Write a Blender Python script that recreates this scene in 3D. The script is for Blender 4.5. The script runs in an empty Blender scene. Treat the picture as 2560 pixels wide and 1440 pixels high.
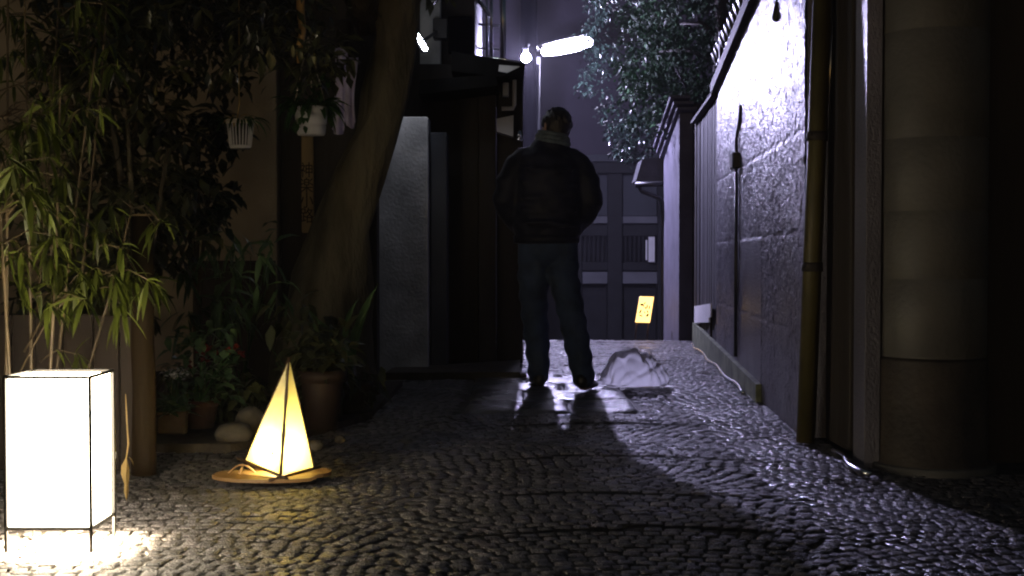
import bpy, bmesh, math, random
import numpy as np
from mathutils import Vector, Matrix
random.seed(7); RNG = np.random.default_rng(7)
S = bpy.context.scene
COL = S.collection
# ------------------------------------------------------------------ camera
F = 3090.0; CH = 0.83
PITCH = math.atan(80.0 / F)
cam = bpy.data.cameras.new('camera'); camo = bpy.data.objects.new('camera', cam); COL.objects.link(camo)
cam.sensor_width = 36; cam.lens = 36 * F / 2560; cam.clip_start = 0.05; cam.clip_end = 500
camo.location = (0, 0, CH); camo.rotation_euler = (math.pi / 2 - PITCH, 0, 0)
S.camera = camo
cp, sp = math.cos(PITCH), math.sin(PITCH)

def P(px, py, Y):
    u = (px - 1280) / F; v = (720 - py) / F
    dy = cp + v * sp; dz = -sp + v * cp
    s = Y / dy
    return Vector((u * s, Y, CH + dz * s))

def G(px, py):
    v = (720 - py) / F
    dy = cp + v * sp; dz = -sp + v * cp
    s = -CH / dz
    return Vector(((px - 1280) / F * s, dy * s, 0))

# ------------------------------------------------------------------ materials
def nodes(name):
    m = bpy.data.materials.new(name); m.use_nodes = True
    nt = m.node_tree
    return m, nt, nt.nodes['Principled BSDF']

def mat(name, col, rough=0.6, spec=0.5, var=0.25, vscale=8, bump=0.0, bscale=40, metal=0, stretch=(1, 1, 1), bdist=0.01, col2=None, island=0.0, rvar=0.0, trans=0.0, detail=4):
    m, nt, b = nodes(name)
    N = nt.nodes; L = nt.links
    tc = N.new('ShaderNodeTexCoord'); mp = N.new('ShaderNodeMapping'); mp.inputs['Scale'].default_value = stretch
    L.new(tc.outputs['Object'], mp.inputs['Vector'])
    n1 = N.new('ShaderNodeTexNoise'); n1.inputs['Scale'].default_value = vscale; n1.inputs['Detail'].default_value = 5
    L.new(mp.outputs['Vector'], n1.inputs['Vector'])
    cr = N.new('ShaderNodeValToRGB')
    c2 = col2 if col2 else tuple(c * (1 - var) for c in col)
    c1 = col if col2 else tuple(min(1, c * (1 + var)) for c in col)
    cr.color_ramp.elements[0].position = .32; cr.color_ramp.elements[1].position = .68
    cr.color_ramp.elements[0].color = (*c2, 1); cr.color_ramp.elements[1].color = (*c1, 1)
    L.new(n1.outputs['Fac'], cr.inputs['Fac'])
    out = cr.outputs['Color']
    if island > 0:
        g = N.new('ShaderNodeNewGeometry'); hs = N.new('ShaderNodeHueSaturation')
        mr = N.new('ShaderNodeMapRange'); mr.inputs['To Min'].default_value = 1 - island; mr.inputs['To Max'].default_value = 1 + island
        L.new(g.outputs['Random Per Island'], mr.inputs['Value']); L.new(mr.outputs['Result'], hs.inputs['Value'])
        L.new(out, hs.inputs['Color']); out = hs.outputs['Color']
    L.new(out, b.inputs['Base Color'])
    b.inputs['Roughness'].default_value = rough; b.inputs['Metallic'].default_value = metal
    b.inputs['Specular IOR Level'].default_value = spec
    if rvar > 0:
        n3 = N.new('ShaderNodeTexNoise'); n3.inputs['Scale'].default_value = vscale * 0.6; L.new(mp.outputs['Vector'], n3.inputs['Vector'])
        mr = N.new('ShaderNodeMapRange'); mr.inputs['From Min'].default_value = .35; mr.inputs['From Max'].default_value = .65
        mr.inputs['To Min'].default_value = max(.05, rough - rvar); mr.inputs['To Max'].default_value = min(1, rough + rvar)
        L.new(n3.outputs['Fac'], mr.inputs['Value']); L.new(mr.outputs['Result'], b.inputs['Roughness'])
    if bump > 0:
        n2 = N.new('ShaderNodeTexNoise'); n2.inputs['Scale'].default_value = bscale; n2.inputs['Detail'].default_value = detail
        L.new(mp.outputs['Vector'], n2.inputs['Vector'])
        bp = N.new('ShaderNodeBump'); bp.inputs['Strength'].default_value = bump; bp.inputs['Distance'].default_value = bdist
        L.new(n2.outputs['Fac'], bp.inputs['Height']); L.new(bp.outputs['Normal'], b.inputs['Normal'])
    if trans > 0:
        t = N.new('ShaderNodeBsdfTranslucent'); L.new(out, t.inputs['Color'])
        mx = N.new('ShaderNodeMixShader'); mx.inputs['Fac'].default_value = trans
        o = N['Material Output']
        L.new(b.outputs['BSDF'], mx.inputs[1]); L.new(t.outputs['BSDF'], mx.inputs[2]); L.new(mx.outputs['Shader'], o.inputs['Surface'])
    return m

def sheen(m, w, tint):
    b = m.node_tree.nodes['Principled BSDF']; b.inputs['Sheen Weight'].default_value = w; b.inputs['Sheen Roughness'].default_value = .35; b.inputs['Sheen Tint'].default_value = (*tint, 1)

def emis(name, col, e):
    m, nt, b = nodes(name)
    b.inputs['Base Color'].default_value = (*col, 1); b.inputs['Emission Color'].default_value = (*col, 1)
    b.inputs['Emission Strength'].default_value = e; b.inputs['Roughness'].default_value = .6
    return m

M = dict(
    sett=mat('granite_sett', (.10, .094, .098), .35, .55, .4, 9, 1.0, 130, island=.4, rvar=.18, bdist=.012, detail=8),
    slab=mat('wet_slab', (.085, .082, .088), .30, .5, .3, 4, .7, 60, rvar=.14, bdist=.012, detail=8),
    soil=mat('soil', (.035, .028, .022), .8, .3, .4, 14, .8, 40),
    mortar=mat('mortar', (.06, .055, .05), .7, .3, .3, 20, .5, 90),
    stucco=mat('wet_stucco', (.12, .116, .148), .34, .5, .35, 2.2, .8, 110, stretch=(1, 1, .6), bdist=.012, rvar=.06, detail=6),
    stuccoflat=mat('smooth_plaster', (.4, .39, .42), .7, .3, .12, 4, .25, 60),
    lavplaster=mat('pale_plaster', (.11, .105, .135), .75, .3, .18, 5, .3, 40),
    pillarwhite=mat('grey_white_plaster', (.46, .46, .46), .85, .3, .38, 3.5, .5, 45),
    brownwall=mat('brown_earth_plaster', (.33, .285, .215), .85, .2, .2, 3, .4, 60),
    stoneblock=mat('pillar_stone', (.08, .077, .072), .6, .5, .2, 4, .3, 50, rvar=.1),
    stonebase=mat('pillar_plinth', (.035, .028, .022), .6, .4, .45, 6, .4, 40),
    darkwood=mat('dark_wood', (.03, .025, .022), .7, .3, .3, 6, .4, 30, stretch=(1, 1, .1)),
    greywood=mat('weathered_boards', (.04, .038, .046), .7, .2, .3, 5, .4, 40, stretch=(1, 1, .08)),
    board=mat('pale_board', (.10, .10, .115), .7, .4, .12, 4, .2, 40),
    postwood=mat('post_wood', (.022, .0145, .0075), .8, .1, .35, 7, .5, 25, stretch=(1, 1, .12)),
    fencewood=mat('fence_wood', (.035, .026, .021), .8, .3, .3, 6, .4, 25, stretch=(1, 1, .1)),
    orangewood=mat('orange_wood', (.5, .3, .1), .6, .4, .3, 9, .3, 30, stretch=(1, 1, .2)),
    nameplate=mat('nameplate_wood', (.3, .21, .10), .7, .3, .25, 8, .3, 40, stretch=(1, 1, .15)),
    pipe=mat('brown_pipe', (.06, .05, .014), .55, .5, .25, 5, .2, 20),
    metal=mat('dull_metal', (.4, .4, .42), .3, .5, .1, 8, metal=1),
    bright=mat('bright_metal', (.75, .75, .78), .22, .5, .05, 8, metal=1),
    blackmetal=mat('black_metal', (.02, .02, .022), .4, .5, .2, 8),
    rooftile=mat('roof_tile', (.06, .06, .065), .4, .5, .3, 6, .3, 30),
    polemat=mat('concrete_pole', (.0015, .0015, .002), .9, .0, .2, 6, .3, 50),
    facade=mat('far_plaster', (.06, .053, .075), .8, .3, .15, 1.5, .2, 30),
    facadepanel=mat('far_panel', (.05, .055, .066), .7, .3, .15, 3),
    facadeband=mat('far_pale_band', (.14, .145, .165), .7, .3, .15, 3),
    facadedark=mat('far_timber', (.011, .012, .014), .7, .3, .3, 5),
    paperwhite=mat('white_paper', (.78, .78, .82), .6, .4, .06, 6),
    lantblack=mat('lantern_frame', (.012, .011, .01), .45, .5, .2, 10),
    bark=mat('tree_bark', (.095, .082, .055), .85, .2, .5, 6, 1.0, 16, stretch=(1, 1, .3), bdist=.05),
    bambooculm=mat('bamboo_culm', (.11, .08, .042), .5, .5, .4, 6),
    bambooleaf=mat('bamboo_leaf', (.08, .102, .012), .5, .5, .25, 3, island=.55, trans=.3),
    dryleaf=mat('dry_leaf', (.42, .30, .12), .6, .4, .3, 12, trans=.35),
    leafdark=mat('dark_leaf', (.055, .06, .028), .28, .6, .3, 3, island=.5, trans=.2),
    leafglossy=mat('glossy_leaf', (.013, .024, .018), .3, .5, .25, 3, island=.5, trans=.10),
    leafbroad=mat('broad_leaf', (.08, .14, .06), .35, .5, .3, 6, trans=.2),
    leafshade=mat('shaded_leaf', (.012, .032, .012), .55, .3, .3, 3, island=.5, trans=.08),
    fern=mat('fern_green', (.03, .075, .022), .5, .4, .3, 5, island=.4, trans=.25),
    red=mat('red_petal', (.17, .018, .014), .6, .4, .3, 9, island=.3),
    white=mat('white_petal', (.6, .6, .58), .6, .4, .1, 9, island=.2),
    terracotta=mat('terracotta', (.06, .03, .02), .85, .3, .25, 7, .3, 30),
    darkred=mat('dark_glazed_pot', (.018, .009, .007), .7, .4, .3, 7, .2, 30),
    matte=mat('matte_black_timber', (.006, .006, .006), .9, .05, .3, 8),  # near-black, hardly shiny timber of the canopy and hood
    palepot=mat('pale_terracotta', (.11, .08, .055), .85, .3, .25, 7, .3, 30),
    plastic=mat('white_plastic', (.42, .42, .44), .45, .5, .1, 8),
    rope=mat('pale_rope', (.5, .45, .36), .8, .3, .2, 30),
    cloth=mat('lavender_cloth', (.6, .54, .74), .9, .2, .25, 6, .4, 25),
    stone=mat('garden_stone', (.10, .088, .075), .85, .3, .35, 9, .5, 25),
    bag=mat('white_plastic_film', (.93, .92, .95), .28, .5, .03, 5, .3, 22, trans=.95, bdist=.02, detail=2),
    moss=mat('mossy_concrete', (.17, .19, .12), .8, .3, .45, 6, .6, 40),
    skin=mat('skin', (.5, .33, .25), .5, .4, .1, 20),
    jacket=mat('navy_jacket', (.010, .012, .026), .62, .22, .3, 9, .35, 16, bdist=.02),
    jeans=mat('blue_jeans', (.028, .045, .092), .85, .3, .35, 8, .3, 60),
    hair=mat('dark_hair', (.012, .010, .009), .45, .5, .3, 40, .6, 90, stretch=(1, 1, .3)),
    scarf=mat('grey_blue_scarf', (.09, .115, .135), .9, .2, .3, 20, .5, 40),
    shoe=mat('dark_shoe', (.012, .012, .013), .45, .5, .2, 12),
    ink=mat('ink', (.02, .014, .008), .7, .3, .1, 20),
    soot=mat('brown_mark', (.2, .1, .02), .7, .3, .1, 20),
    traywood=mat('tray_wood', (.24, .14, .055), .5, .5, .25, 8, .2, 30, stretch=(.2, 1, 1)),
    stick=mat('lantern_stick', (.05, .025, .012), .5, .5, .3, 15),
    paper=None,
    e_lamp=emis('lit_fluorescent_tube', (.74, .70, 1.0), 45),
    e_small=emis('lit_small_tube', (.84, .88, 1.0), 120),
    e_bulb=emis('lit_bulb', (.64, .60, 1.0), 11000),
    e_andon=emis('lit_lantern_paper', (1.0, .85, .62), 33),
    e_sign=emis('lit_sign_panel', (1.0, .62, .2), 2.6),
)
sheen(M['jacket'], .18, (.6, .62, .9)); sheen(M['jeans'], .1, (.6, .65, .9)); sheen(M['scarf'], .3, (.8, .85, .95))
def paper_mat():
    m, nt, b = nodes('lit_sail_paper')
    N = nt.nodes; L = nt.links
    b.inputs['Base Color'].default_value = (.85, .82, .66, 1); b.inputs['Roughness'].default_value = .7
    t = N.new('ShaderNodeBsdfTranslucent'); t.inputs['Color'].default_value = (.97, .86, .38, 1)
    mx = N.new('ShaderNodeMixShader'); mx.inputs['Fac'].default_value = .65
    L.new(b.outputs['BSDF'], mx.inputs[1]); L.new(t.outputs['BSDF'], mx.inputs[2]); L.new(mx.outputs['Shader'], N['Material Output'].inputs['Surface'])
    return m
M['paper'] = paper_mat()

# ------------------------------------------------------------------ mesh helpers
class MB:
    def __init__(s): s.v = []; s.f = []; s.sm = []
    def add(s, vs, fs, smooth=False):
        o = len(s.v); s.v.extend([tuple(x) for x in vs])
        for q in fs: s.f.append(tuple(i + o for i in q)); s.sm.append(smooth)
        return s
    def box(s, x0, x1, y0, y1, z0, z1, c=0.0):
        if x0 > x1: x0, x1 = x1, x0
        if y0 > y1: y0, y1 = y1, y0
        if z0 > z1: z0, z1 = z1, z0
        bm = bmesh.new(); bmesh.ops.create_cube(bm, size=1)
        for v in bm.verts:
            v.co = Vector(((x0 + x1) / 2 + v.co.x * (x1 - x0), (y0 + y1) / 2 + v.co.y * (y1 - y0), (z0 + z1) / 2 + v.co.z * (z1 - z0)))
        c = c or min(.006, .2 * min(x1 - x0, y1 - y0, z1 - z0))
        bmesh.ops.bevel(bm, geom=bm.edges[:], offset=c, segments=1, affect='EDGES')
        bm.verts.index_update()
        s.add([v.co.copy() for v in bm.verts], [[v.index for v in f.verts] for f in bm.faces]); bm.free()
        return s
    def boxpx(s, x0, x1, y0, y1, Y, d):
        a = P(x0, y1, Y); b = P(x1, y0, Y)
        return s.box(a.x, b.x, Y, Y + d, a.z, b.z)
    def prism(s, pts, d):           # polygon of points extruded by vector d
        n = len(pts); d = Vector(d)
        vs = [Vector(p) for p in pts] + [Vector(p) + d for p in pts]
        fs = [list(range(n))[::-1], list(range(n, 2 * n))] + [[i, (i + 1) % n, n + (i + 1) % n, n + i] for i in range(n)]
        return s.add(vs, fs)
    def tube(s, pts, rad, n=10, smooth=True, flat=None, ref=(0, 1, .01), cap=True):
        pts = [Vector(p) for p in pts]
        if not hasattr(rad, '__len__'): rad = [rad] * len(pts)
        rings = []; a = None
        for i, p in enumerate(pts):
            t = (pts[min(i + 1, len(pts) - 1)] - pts[max(i - 1, 0)]).normalized()
            r = Vector(ref) if a is None else a
            a = (r - t * r.dot(t))
            if a.length < 1e-4: a = t.orthogonal()
            a.normalize(); b = t.cross(a)
            ra = rad[i]; ra, rb = ra if hasattr(ra, '__len__') else (ra, ra)
            rings.append([p + a * (ra * math.cos(2 * math.pi * k / n)) + b * (rb * math.sin(2 * math.pi * k / n)) for k in range(n)])
        vs = [v for r in rings for v in r]; fs = []
        for i in range(len(pts) - 1):
            for k in range(n):
                fs.append([i * n + k, i * n + (k + 1) % n, (i + 1) * n + (k + 1) % n, (i + 1) * n + k])
        if cap:
            fs.append(list(range(n))[::-1]); fs.append([(len(pts) - 1) * n + k for k in range(n)])
        return s.add(vs, fs, smooth)
    def capsule(s, pts, rad, n=16, ref=(0, 1, .01)):
        """tube with rounded ends"""
        pts = [Vector(p) for p in pts]; rad = [r if hasattr(r, '__len__') else (r, r) for r in rad]
        def cap(p, q, r):
            d = (p - q).normalized(); m = min(r); o = []
            for k in (1, 2, 3, 4):
                a = k * math.pi / 2 / 4.3
                o.append((p + d * (m * math.sin(a)), (r[0] * math.cos(a), r[1] * math.cos(a))))
            return o
        A = cap(pts[0], pts[1], rad[0])[::-1]; B = cap(pts[-1], pts[-2], rad[-1])
        return s.tube([x[0] for x in A] + pts + [x[0] for x in B], [x[1] for x in A] + rad + [x[1] for x in B], n, ref=ref)
    def ball(s, c, r, n=14, m=9, noise=0.0):
        c = Vector(c); r = r if hasattr(r, '__len__') else (r, r, r); vs = []; fs = []
        for i in range(m + 1):
            th = math.pi * i / m
            for k in range(n):
                ph = 2 * math.pi * k / n
                j = 1 + noise * random.uniform(-1, 1)
                vs.append(c + Vector((r[0] * math.sin(th) * math.cos(ph), r[1] * math.sin(th) * math.sin(ph), r[2] * math.cos(th))) * j)
        for i in range(m):
            for k in range(n):
                fs.append([i * n + k, (i + 1) * n + k, (i + 1) * n + (k + 1) % n, i * n + (k + 1) % n])
        return s.add(vs, fs, True)
    def lathe(s, c, prof, n=24):
        c = Vector(c); vs = []; fs = []
        for r, z in prof:
            for k in range(n):
                a = 2 * math.pi * k / n
                vs.append(c + Vector((r * math.cos(a), r * math.sin(a), z)))
        for i in range(len(prof) - 1):
            for k in range(n):
                fs.append([i * n + k, i * n + (k + 1) % n, (i + 1) * n + (k + 1) % n, (i + 1) * n + k])
        return s.add(vs, fs, True)
    def leaf(s, p, d, l, w, droop=.3, fold=.25, seg=3):
        """pointed blade bending downwards"""
        p = Vector(p); d = Vector(d).normalized()
        side = d.cross(Vector((0, 0, 1)))
        if side.length < .05: side = Vector((random.uniform(-1, 1), random.uniform(-1, 1), 0))
        side.normalize()
        side = (side + Vector((0, 0, 1)) * random.uniform(-.7, .7)).normalized()
        vs = []; fs = []; q = p.copy(); dd = d.copy()
        prof = {2: (0.05, 1, 0), 3: (.1, 1, .72, 0), 4: (.1, .85, 1, .6, 0), 5: (.1, .7, 1, .85, .5, 0)}[seg]
        for i in range(seg + 1):
            ww = w * .5 * prof[i]; up = side.cross(dd) * (fold * ww)
            vs += [q - side * ww + up, q.copy(), q + side * ww + up]
            dd = (dd + Vector((0, 0, -droop))).normalized(); q = q + dd * (l / seg)
        for i in range(seg):
            a = i * 3
            fs += [[a, a + 1, a + 4, a + 3], [a + 1, a + 2, a + 5, a + 4]]
        return s.add(vs, fs, True)
    def obj(s, name, m, parent=None, kind=None, label=None, cat=None, group=None):
        me = bpy.data.meshes.new(name); me.from_pydata(s.v, [], s.f); me.update()
        me.polygons.foreach_set('use_smooth', s.sm)
        o = bpy.data.objects.new(name, me); COL.objects.link(o)
        me.materials.append(m)
        if parent: attach(o, parent)
        tag(o, label, cat, group, kind)
        return o
def attach(o, parent):
    o.parent = parent
    o.matrix_parent_inverse = Matrix.Translation(parent.location).inverted()
def tag(o, label=None, cat=None, group=None, kind=None):
    if label: o['label'] = label
    if cat: o['category'] = cat
    if group: o['group'] = group
    if kind: o['kind'] = kind
def thing(name, loc, label, cat, group=None):
    o = bpy.data.objects.new(name, None); COL.objects.link(o); o.location = loc; o.empty_display_size = .1
    tag(o, label, cat, group); return o
def bake(o, voxel, smooth=2, sub=None):
    md = o.modifiers.new('r', 'REMESH'); md.mode = 'VOXEL'; md.voxel_size = voxel; md.use_smooth_shade = True
    if smooth:
        sm = o.modifiers.new('s', 'SMOOTH'); sm.iterations = smooth; sm.factor = .5
    dg = bpy.context.evaluated_depsgraph_get(); dg.update()
    me = bpy.data.meshes.new_from_object(o.evaluated_get(dg)); me.name = o.name
    mats = list(o.data.materials); o.modifiers.clear(); o.data = me
    me.materials.clear()
    for m in mats: me.materials.append(m)
    me.polygons.foreach_set('use_smooth', [True] * len(me.polygons))
    return o
def text_mesh(body, size, depth=.002):
    c = bpy.data.curves.new('t', 'FONT'); c.body = body; c.size = size; c.extrude = depth; c.align_x = 'CENTER'; c.align_y = 'CENTER'
    c.space_line = .92
    o = bpy.data.objects.new('t', c); COL.objects.link(o)
    dg = bpy.context.evaluated_depsgraph_get(); dg.update()
    me = bpy.data.meshes.new_from_object(o.evaluated_get(dg)); bpy.data.objects.remove(o); bpy.data.curves.remove(c)
    return me
def rnd(a, b): return random.uniform(a, b)

# ------------------------------------------------------------------ ground
def gz(y):
    return 0.0 if y < 12.2 else -min(1.6, (y - 12.2) * .13 + .012 * (y - 12.2) ** 2)
g = MB(); ys = [-12, -6, 0, 3, 6, 9, 11, 12.2, 12.7, 13.2, 14, 15, 16, 17, 18, 19, 20, 26, 34]
xs = [-24, -12, -6, -3, -1, 0, 1, 2, 4, 8, 14, 24]
vs = [(x, y, gz(y) - .0165) for y in ys for x in xs]
fs = [[j * len(xs) + i, j * len(xs) + i + 1, (j + 1) * len(xs) + i + 1, (j + 1) * len(xs) + i] for j in range(len(ys) - 1) for i in range(len(xs) - 1)]
g.add(vs, fs, True).obj('ground', M['mortar'], kind='structure')

def setts():
    W = 1.3; pitch = .047; w = .055
    us = np.array([-1, -.8, .8, 1.0]); hz = np.array([-.0032, 0, 0, -.0032])
    V = []; Fc = []; base = 0
    def arc(x):
        t = ((x + .35) / W) % 1.0
        return .34 * math.sqrt(max(0, 1 - (2 * t - 1) ** 2 * .85))
    k = 0
    for row in range(int((12.7 - 2.0) / pitch) + 6):
        x = -3.4 + rnd(0, w)
        while x < 2.75:
            ww = w * rnd(.85, 1.12)
            xc = x + ww / 2
            y0 = 2.0 + row * pitch + arc(xc)
            if not (-.29 < xc < .72 and 6.52 < y0 < 8.62) and 2.2 < y0 < 12.75 and xc < (1.40 + max(0, .069 * (y0 - 5.83)) if y0 > 5.0 else 1.46 if y0 > 4.72 else 2.7):
                sl = (arc(xc + .03) - arc(xc - .03)) / .06
                sl = max(-1.2, min(1.2, sl)); an = math.atan(sl) * .9
                hx = ww / 2 * .93 * math.cos(an) ** .3; hy = pitch / 2 * .93 * rnd(.92, 1.0)
                ca, sa = math.cos(an), math.sin(an)
                tx, ty = rnd(-.035, .035), rnd(-.045, .045); h = rnd(-.0022, .0022)
                h += .006 * math.sin(xc * 2.1 + 1) * math.sin(y0 * 1.7) + .004 * math.sin(y0 * 5.1 + xc)
                for yb_ in (3.7, 4.24, 5.03, 6.1):      # low worn ridges across the lane
                    dd_ = y0 - yb_ - .05 * math.sin(xc * 4)
                    if 0 < dd_ < .7: h += .009 * (1 - dd_ / .7) * max(0, min(1, (.75 - abs(xc - .45)) * 2.2))
                for j in range(4):
                    for i in range(4):
                        a = us[i] * hx * (1 - .10 * abs(us[j]) ** 3); b = us[j] * hy * (1 - .10 * abs(us[i]) ** 3)
                        z = min(hz[i], hz[j]) + (a * tx + b * ty) + h + rnd(-.0012, .0012) - .004
                        V.append((xc + a * ca - b * sa, y0 + a * sa + b * ca, z + gz(y0)))
                for j in range(3):
                    for i in range(3):
                        q = base + j * 4 + i
                        Fc.append((q, q + 1, q + 5, q + 4))
                base += 16
            x += ww
    me = bpy.data.meshes.new('lane'); me.from_pydata(V, [], Fc); me.update()
    me.polygons.foreach_set('use_smooth', [True] * len(Fc))
    o = bpy.data.objects.new('lane', me); COL.objects.link(o); me.materials.append(M['sett']); tag(o, kind='structure')
setts()
ybreak = [6.55, 7.1, 7.62, 8.02, 8.40, 8.62]
for i in range(len(ybreak) - 1):      # worn stone slabs down the middle of the lane
    for (xa, xb) in ((-.26, .2 + .12 * (-1) ** i), (.2 + .12 * (-1) ** i, .69)):
        xa += .006; xb -= .006; ya, yb = ybreak[i] + .008, ybreak[i + 1] - .004
        nx, ny = 14, 22; vs = []; fs = []; t1, t2 = rnd(-.004, .006), rnd(-.006, .006)
        for j in range(ny + 1):
            v = j / ny; v = v * v * (3 - 2 * v)
            for k in range(nx + 1):
                u = k / nx; u = u * u * (3 - 2 * u)
                e = min(1, (yb - ya) * v / .06, (yb - ya) * (1 - v) / .03 + 0, (xb - xa) * min(u, 1 - u) / .03)
                e = 1 - (1 - e) ** 2
                x = xa + (xb - xa) * u + .004 * math.sin(v * 9 + i); y = ya + (yb - ya) * v + .006 * math.sin(u * 7 + i * 2)
                z = -.018 + .024 * e + t1 * (u - .5) + t2 * (v - .5) + .0025 * math.sin(x * 17 + i) * math.sin(y * 13) + .0016 * math.sin(y * 41 + x * 9) + .0009 * rnd(-1, 1)
                vs.append((x, y, z))
        for j in range(ny):
            for k in range(nx):
                q = j * (nx + 1) + k; fs.append((q, q + 1, q + nx + 2, q + nx + 1))
        MB().add(vs, fs, True).obj('path', M['slab'], kind='structure')
sb = MB(); pts = [(-4.2, 5.2), (-1.2, 5.25), (-.98, 5.5), (-.72, 6.3), (-.70, 7.9), (-4.2, 7.9)]
sb.prism([(x, y, -.03) for x, y in pts], (0, 0, .06)).obj('planting_bed', M['soil'], kind='structure')

# ------------------------------------------------------------------ andon lantern (front left)
lt = thing('standing_lantern', (-1.297, 3.55, 0), 'bright white rectangular paper lantern on thin black legs, lowest left on the cobbles', 'lantern')
x0, x1, y0, y1, z0, z1 = -1.416, -1.178, 3.44, 3.64, .067, .494
shd_ = MB(); e_ = .006; t_ = .003
shd_.box(x0 + e_, x1 - e_, y0 + e_, y0 + e_ + t_, z0 + .004, z1 - .006); shd_.box(x0 + e_, x1 - e_, y1 - e_ - t_, y1 - e_, z0 + .004, z1 - .006)
shd_.box(x0 + e_, x0 + e_ + t_, y0 + e_ + t_, y1 - e_ - t_, z0 + .004, z1 - .006); shd_.box(x1 - e_ - t_, x1 - e_, y0 + e_ + t_, y1 - e_ - t_, z0 + .004, z1 - .006)
shd_.box(x0 + e_ + t_, x1 - e_ - t_, y0 + e_ + t_, y1 - e_ - t_, z1 - .010, z1 - .007)
shd_.obj('paper_shade', M['e_andon'], lt)
bl0 = bpy.data.lights.new('bulb_light', 'POINT'); bl0.energy = 230; bl0.color = (1, .80, .52); bl0.shadow_soft_size = .03
blo = bpy.data.objects.new('bulb_light', bl0); COL.objects.link(blo); blo.location = (-1.297, 3.54, .135); attach(blo, lt)
r = .0045
for (x, y) in ((x0, y0), (x1, y0), (x0, y1), (x1, y1)):
    b = MB().box(x - r, x + r, y - r, y + r, 0, z1)
    b.obj('leg', M['lantblack'], lt)
for z in (z0, z1 - .002):
    fr = MB()
    fr.box(x0 + r, x1 - r, y0 - r * .8, y0 + r * .8, z - r, z + r); fr.box(x0 + r, x1 - r, y1 - r * .8, y1 + r * .8, z - r, z + r)
    fr.box(x0 - r * .8, x0 + r * .8, y0 + r * .7, y1 - r * .7, z - r * 1.03, z + r * 1.03); fr.box(x1 - r * .8, x1 + r * .8, y0 + r * .7, y1 - r * .7, z - r * 1.03, z + r * 1.03)
    fr.obj('frame', M['lantblack'], lt)

# ------------------------------------------------------------------ sail lantern
Yt = 4.55
tc = G(684, 1207); tc = Vector((P(680, 1207, Yt).x, Yt, 0))
sl = thing('sail_lantern', (tc.x, Yt, 0), 'glowing yellow pyramid lantern like two sails with a dark mast on a wooden tray', 'lantern')
n = 40; top = []; 
for k in range(n):
    a = 2 * math.pi * k / n
    top.append((tc.x + .22 * math.cos(a) * (1 + .0 * math.sin(a)), Yt + .12 * math.sin(a), .012 + (.010 if math.cos(a) > .8 else 0)))
MB().prism([(x, y, z) for x, y, z in top], (0, 0, .013)).obj('tray', M['traywood'], sl)
apex = P(723, 893, Yt); fb = P(702, 1190, Yt - .085); lb = P(612, 1152, Yt + .03); rb = P(786, 1170, Yt + .035)
ap2 = P(716, 915, Yt - .005)
def sail(a, b, c, bulge):
    n_ = 12; nrm = (b - a).cross(c - a).normalized(); idx = {}; vs = []; fs = []
    if nrm.y > 0: nrm = -nrm
    for i in range(n_ + 1):
        for j in range(n_ + 1 - i):
            u, v = i / n_, j / n_; w_ = 1 - u - v
            idx[i, j] = len(vs); vs.append(a * w_ + b * u + c * v + nrm * (bulge * 27 * u * v * w_ + .0008 * math.sin(31 * u + 5) * math.sin(23 * v) * (27 * u * v * w_)))
    for i in range(n_):
        for j in range(n_ - i):
            fs.append((idx[i, j], idx[i + 1, j], idx[i, j + 1]))
            if j < n_ - i - 1: fs.append((idx[i + 1, j], idx[i + 1, j + 1], idx[i, j + 1]))
    return MB().add(vs, fs, True)
psl = sail(lb + Vector((.004, 0, .004)), fb + Vector((-.004, 0, .006)), ap2, .004).obj('paper_sail', M['paper'], sl)
sail(fb + Vector((.004, 0, .006)), rb + Vector((-.006, 0, .004)), apex, .004).obj('paper_sail', M['paper'], sl)
sail(lb, rb, apex + Vector((0, .004, 0)), .0).obj('paper_sail', M['paper'], sl)
ms = MB()
nk = 9
ms.tube([fb.lerp(apex, t / nk) + Vector((0, -.004, 0)) for t in range(nk + 1)], [.0062 + (.002 if t in (3, 6) else 0) - .0025 * t / nk for t in range(nk + 1)], 8)
ms.obj('mast', M['stick'], sl)
d = (fb - lb).normalized()
MB().tube([lb - d * .04 + Vector((0, -.003, 0)), fb + d * .035 + Vector((0, -.003, 0))], [.0055, .0065], 8).obj('boom', M['stick'], sl)
d = (rb - fb).normalized()
MB().tube([fb - d * .05 + Vector((0, -.008, -.005)), rb + d * .03 + Vector((0, -.003, 0))], [.0065, .005], 8).obj('boom', M['stick'], sl)
MB().tube([lb, apex], [.003, .002], 6).obj('edge_stick', M['stick'], sl)
MB().tube([rb, apex], [.003, .002], 6).obj('edge_stick', M['stick'], sl)
hp = [P(562 + 90 * t, 1192 - 30 * math.sin(math.pi * min(1, t * 1.05)), Yt + .02) for t in [i / 12 for i in range(13)]]
MB().tube(hp, .0035, 6).obj('cane_hoop', M['traywood'], sl)
MB().tube([P(606, 1166, Yt + .02), P(594, 1194, Yt)], .005, 6).obj('support_peg', M['traywood'], sl)
MB().tube([P(775, 1176, Yt + .02), P(790, 1198, Yt)], .005, 6).obj('support_peg', M['traywood'], sl)
mk = MB(); fn = (fb - lb).cross(ap2 - lb).normalized()
if fn.y > 0: fn = -fn
for (px, py, ln, an) in ((679, 1136, .008, 60), (689, 1132, .013, 62)):
    u = (px - 612) / 90
    c = None
    dirv = (P(px, py, Yt) - Vector((0, 0, CH))).normalized()
    o = Vector((0, 0, CH)); t = (lb - o).dot(fn) / dirv.dot(fn); c = o + dirv * t + fn * .014
    e1 = (fb - lb).normalized(); e2 = fn.cross(e1)
    a = math.radians(an); ax = e1 * math.cos(a) + Vector((0, 0, 1)) * math.sin(a); bx = ax.cross(fn)
    mk.add([c + ax * ln * math.cos(2 * math.pi * k / 10) + bx * ln * .4 * math.sin(2 * math.pi * k / 10) for k in range(10)], [list(range(10))])
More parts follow.
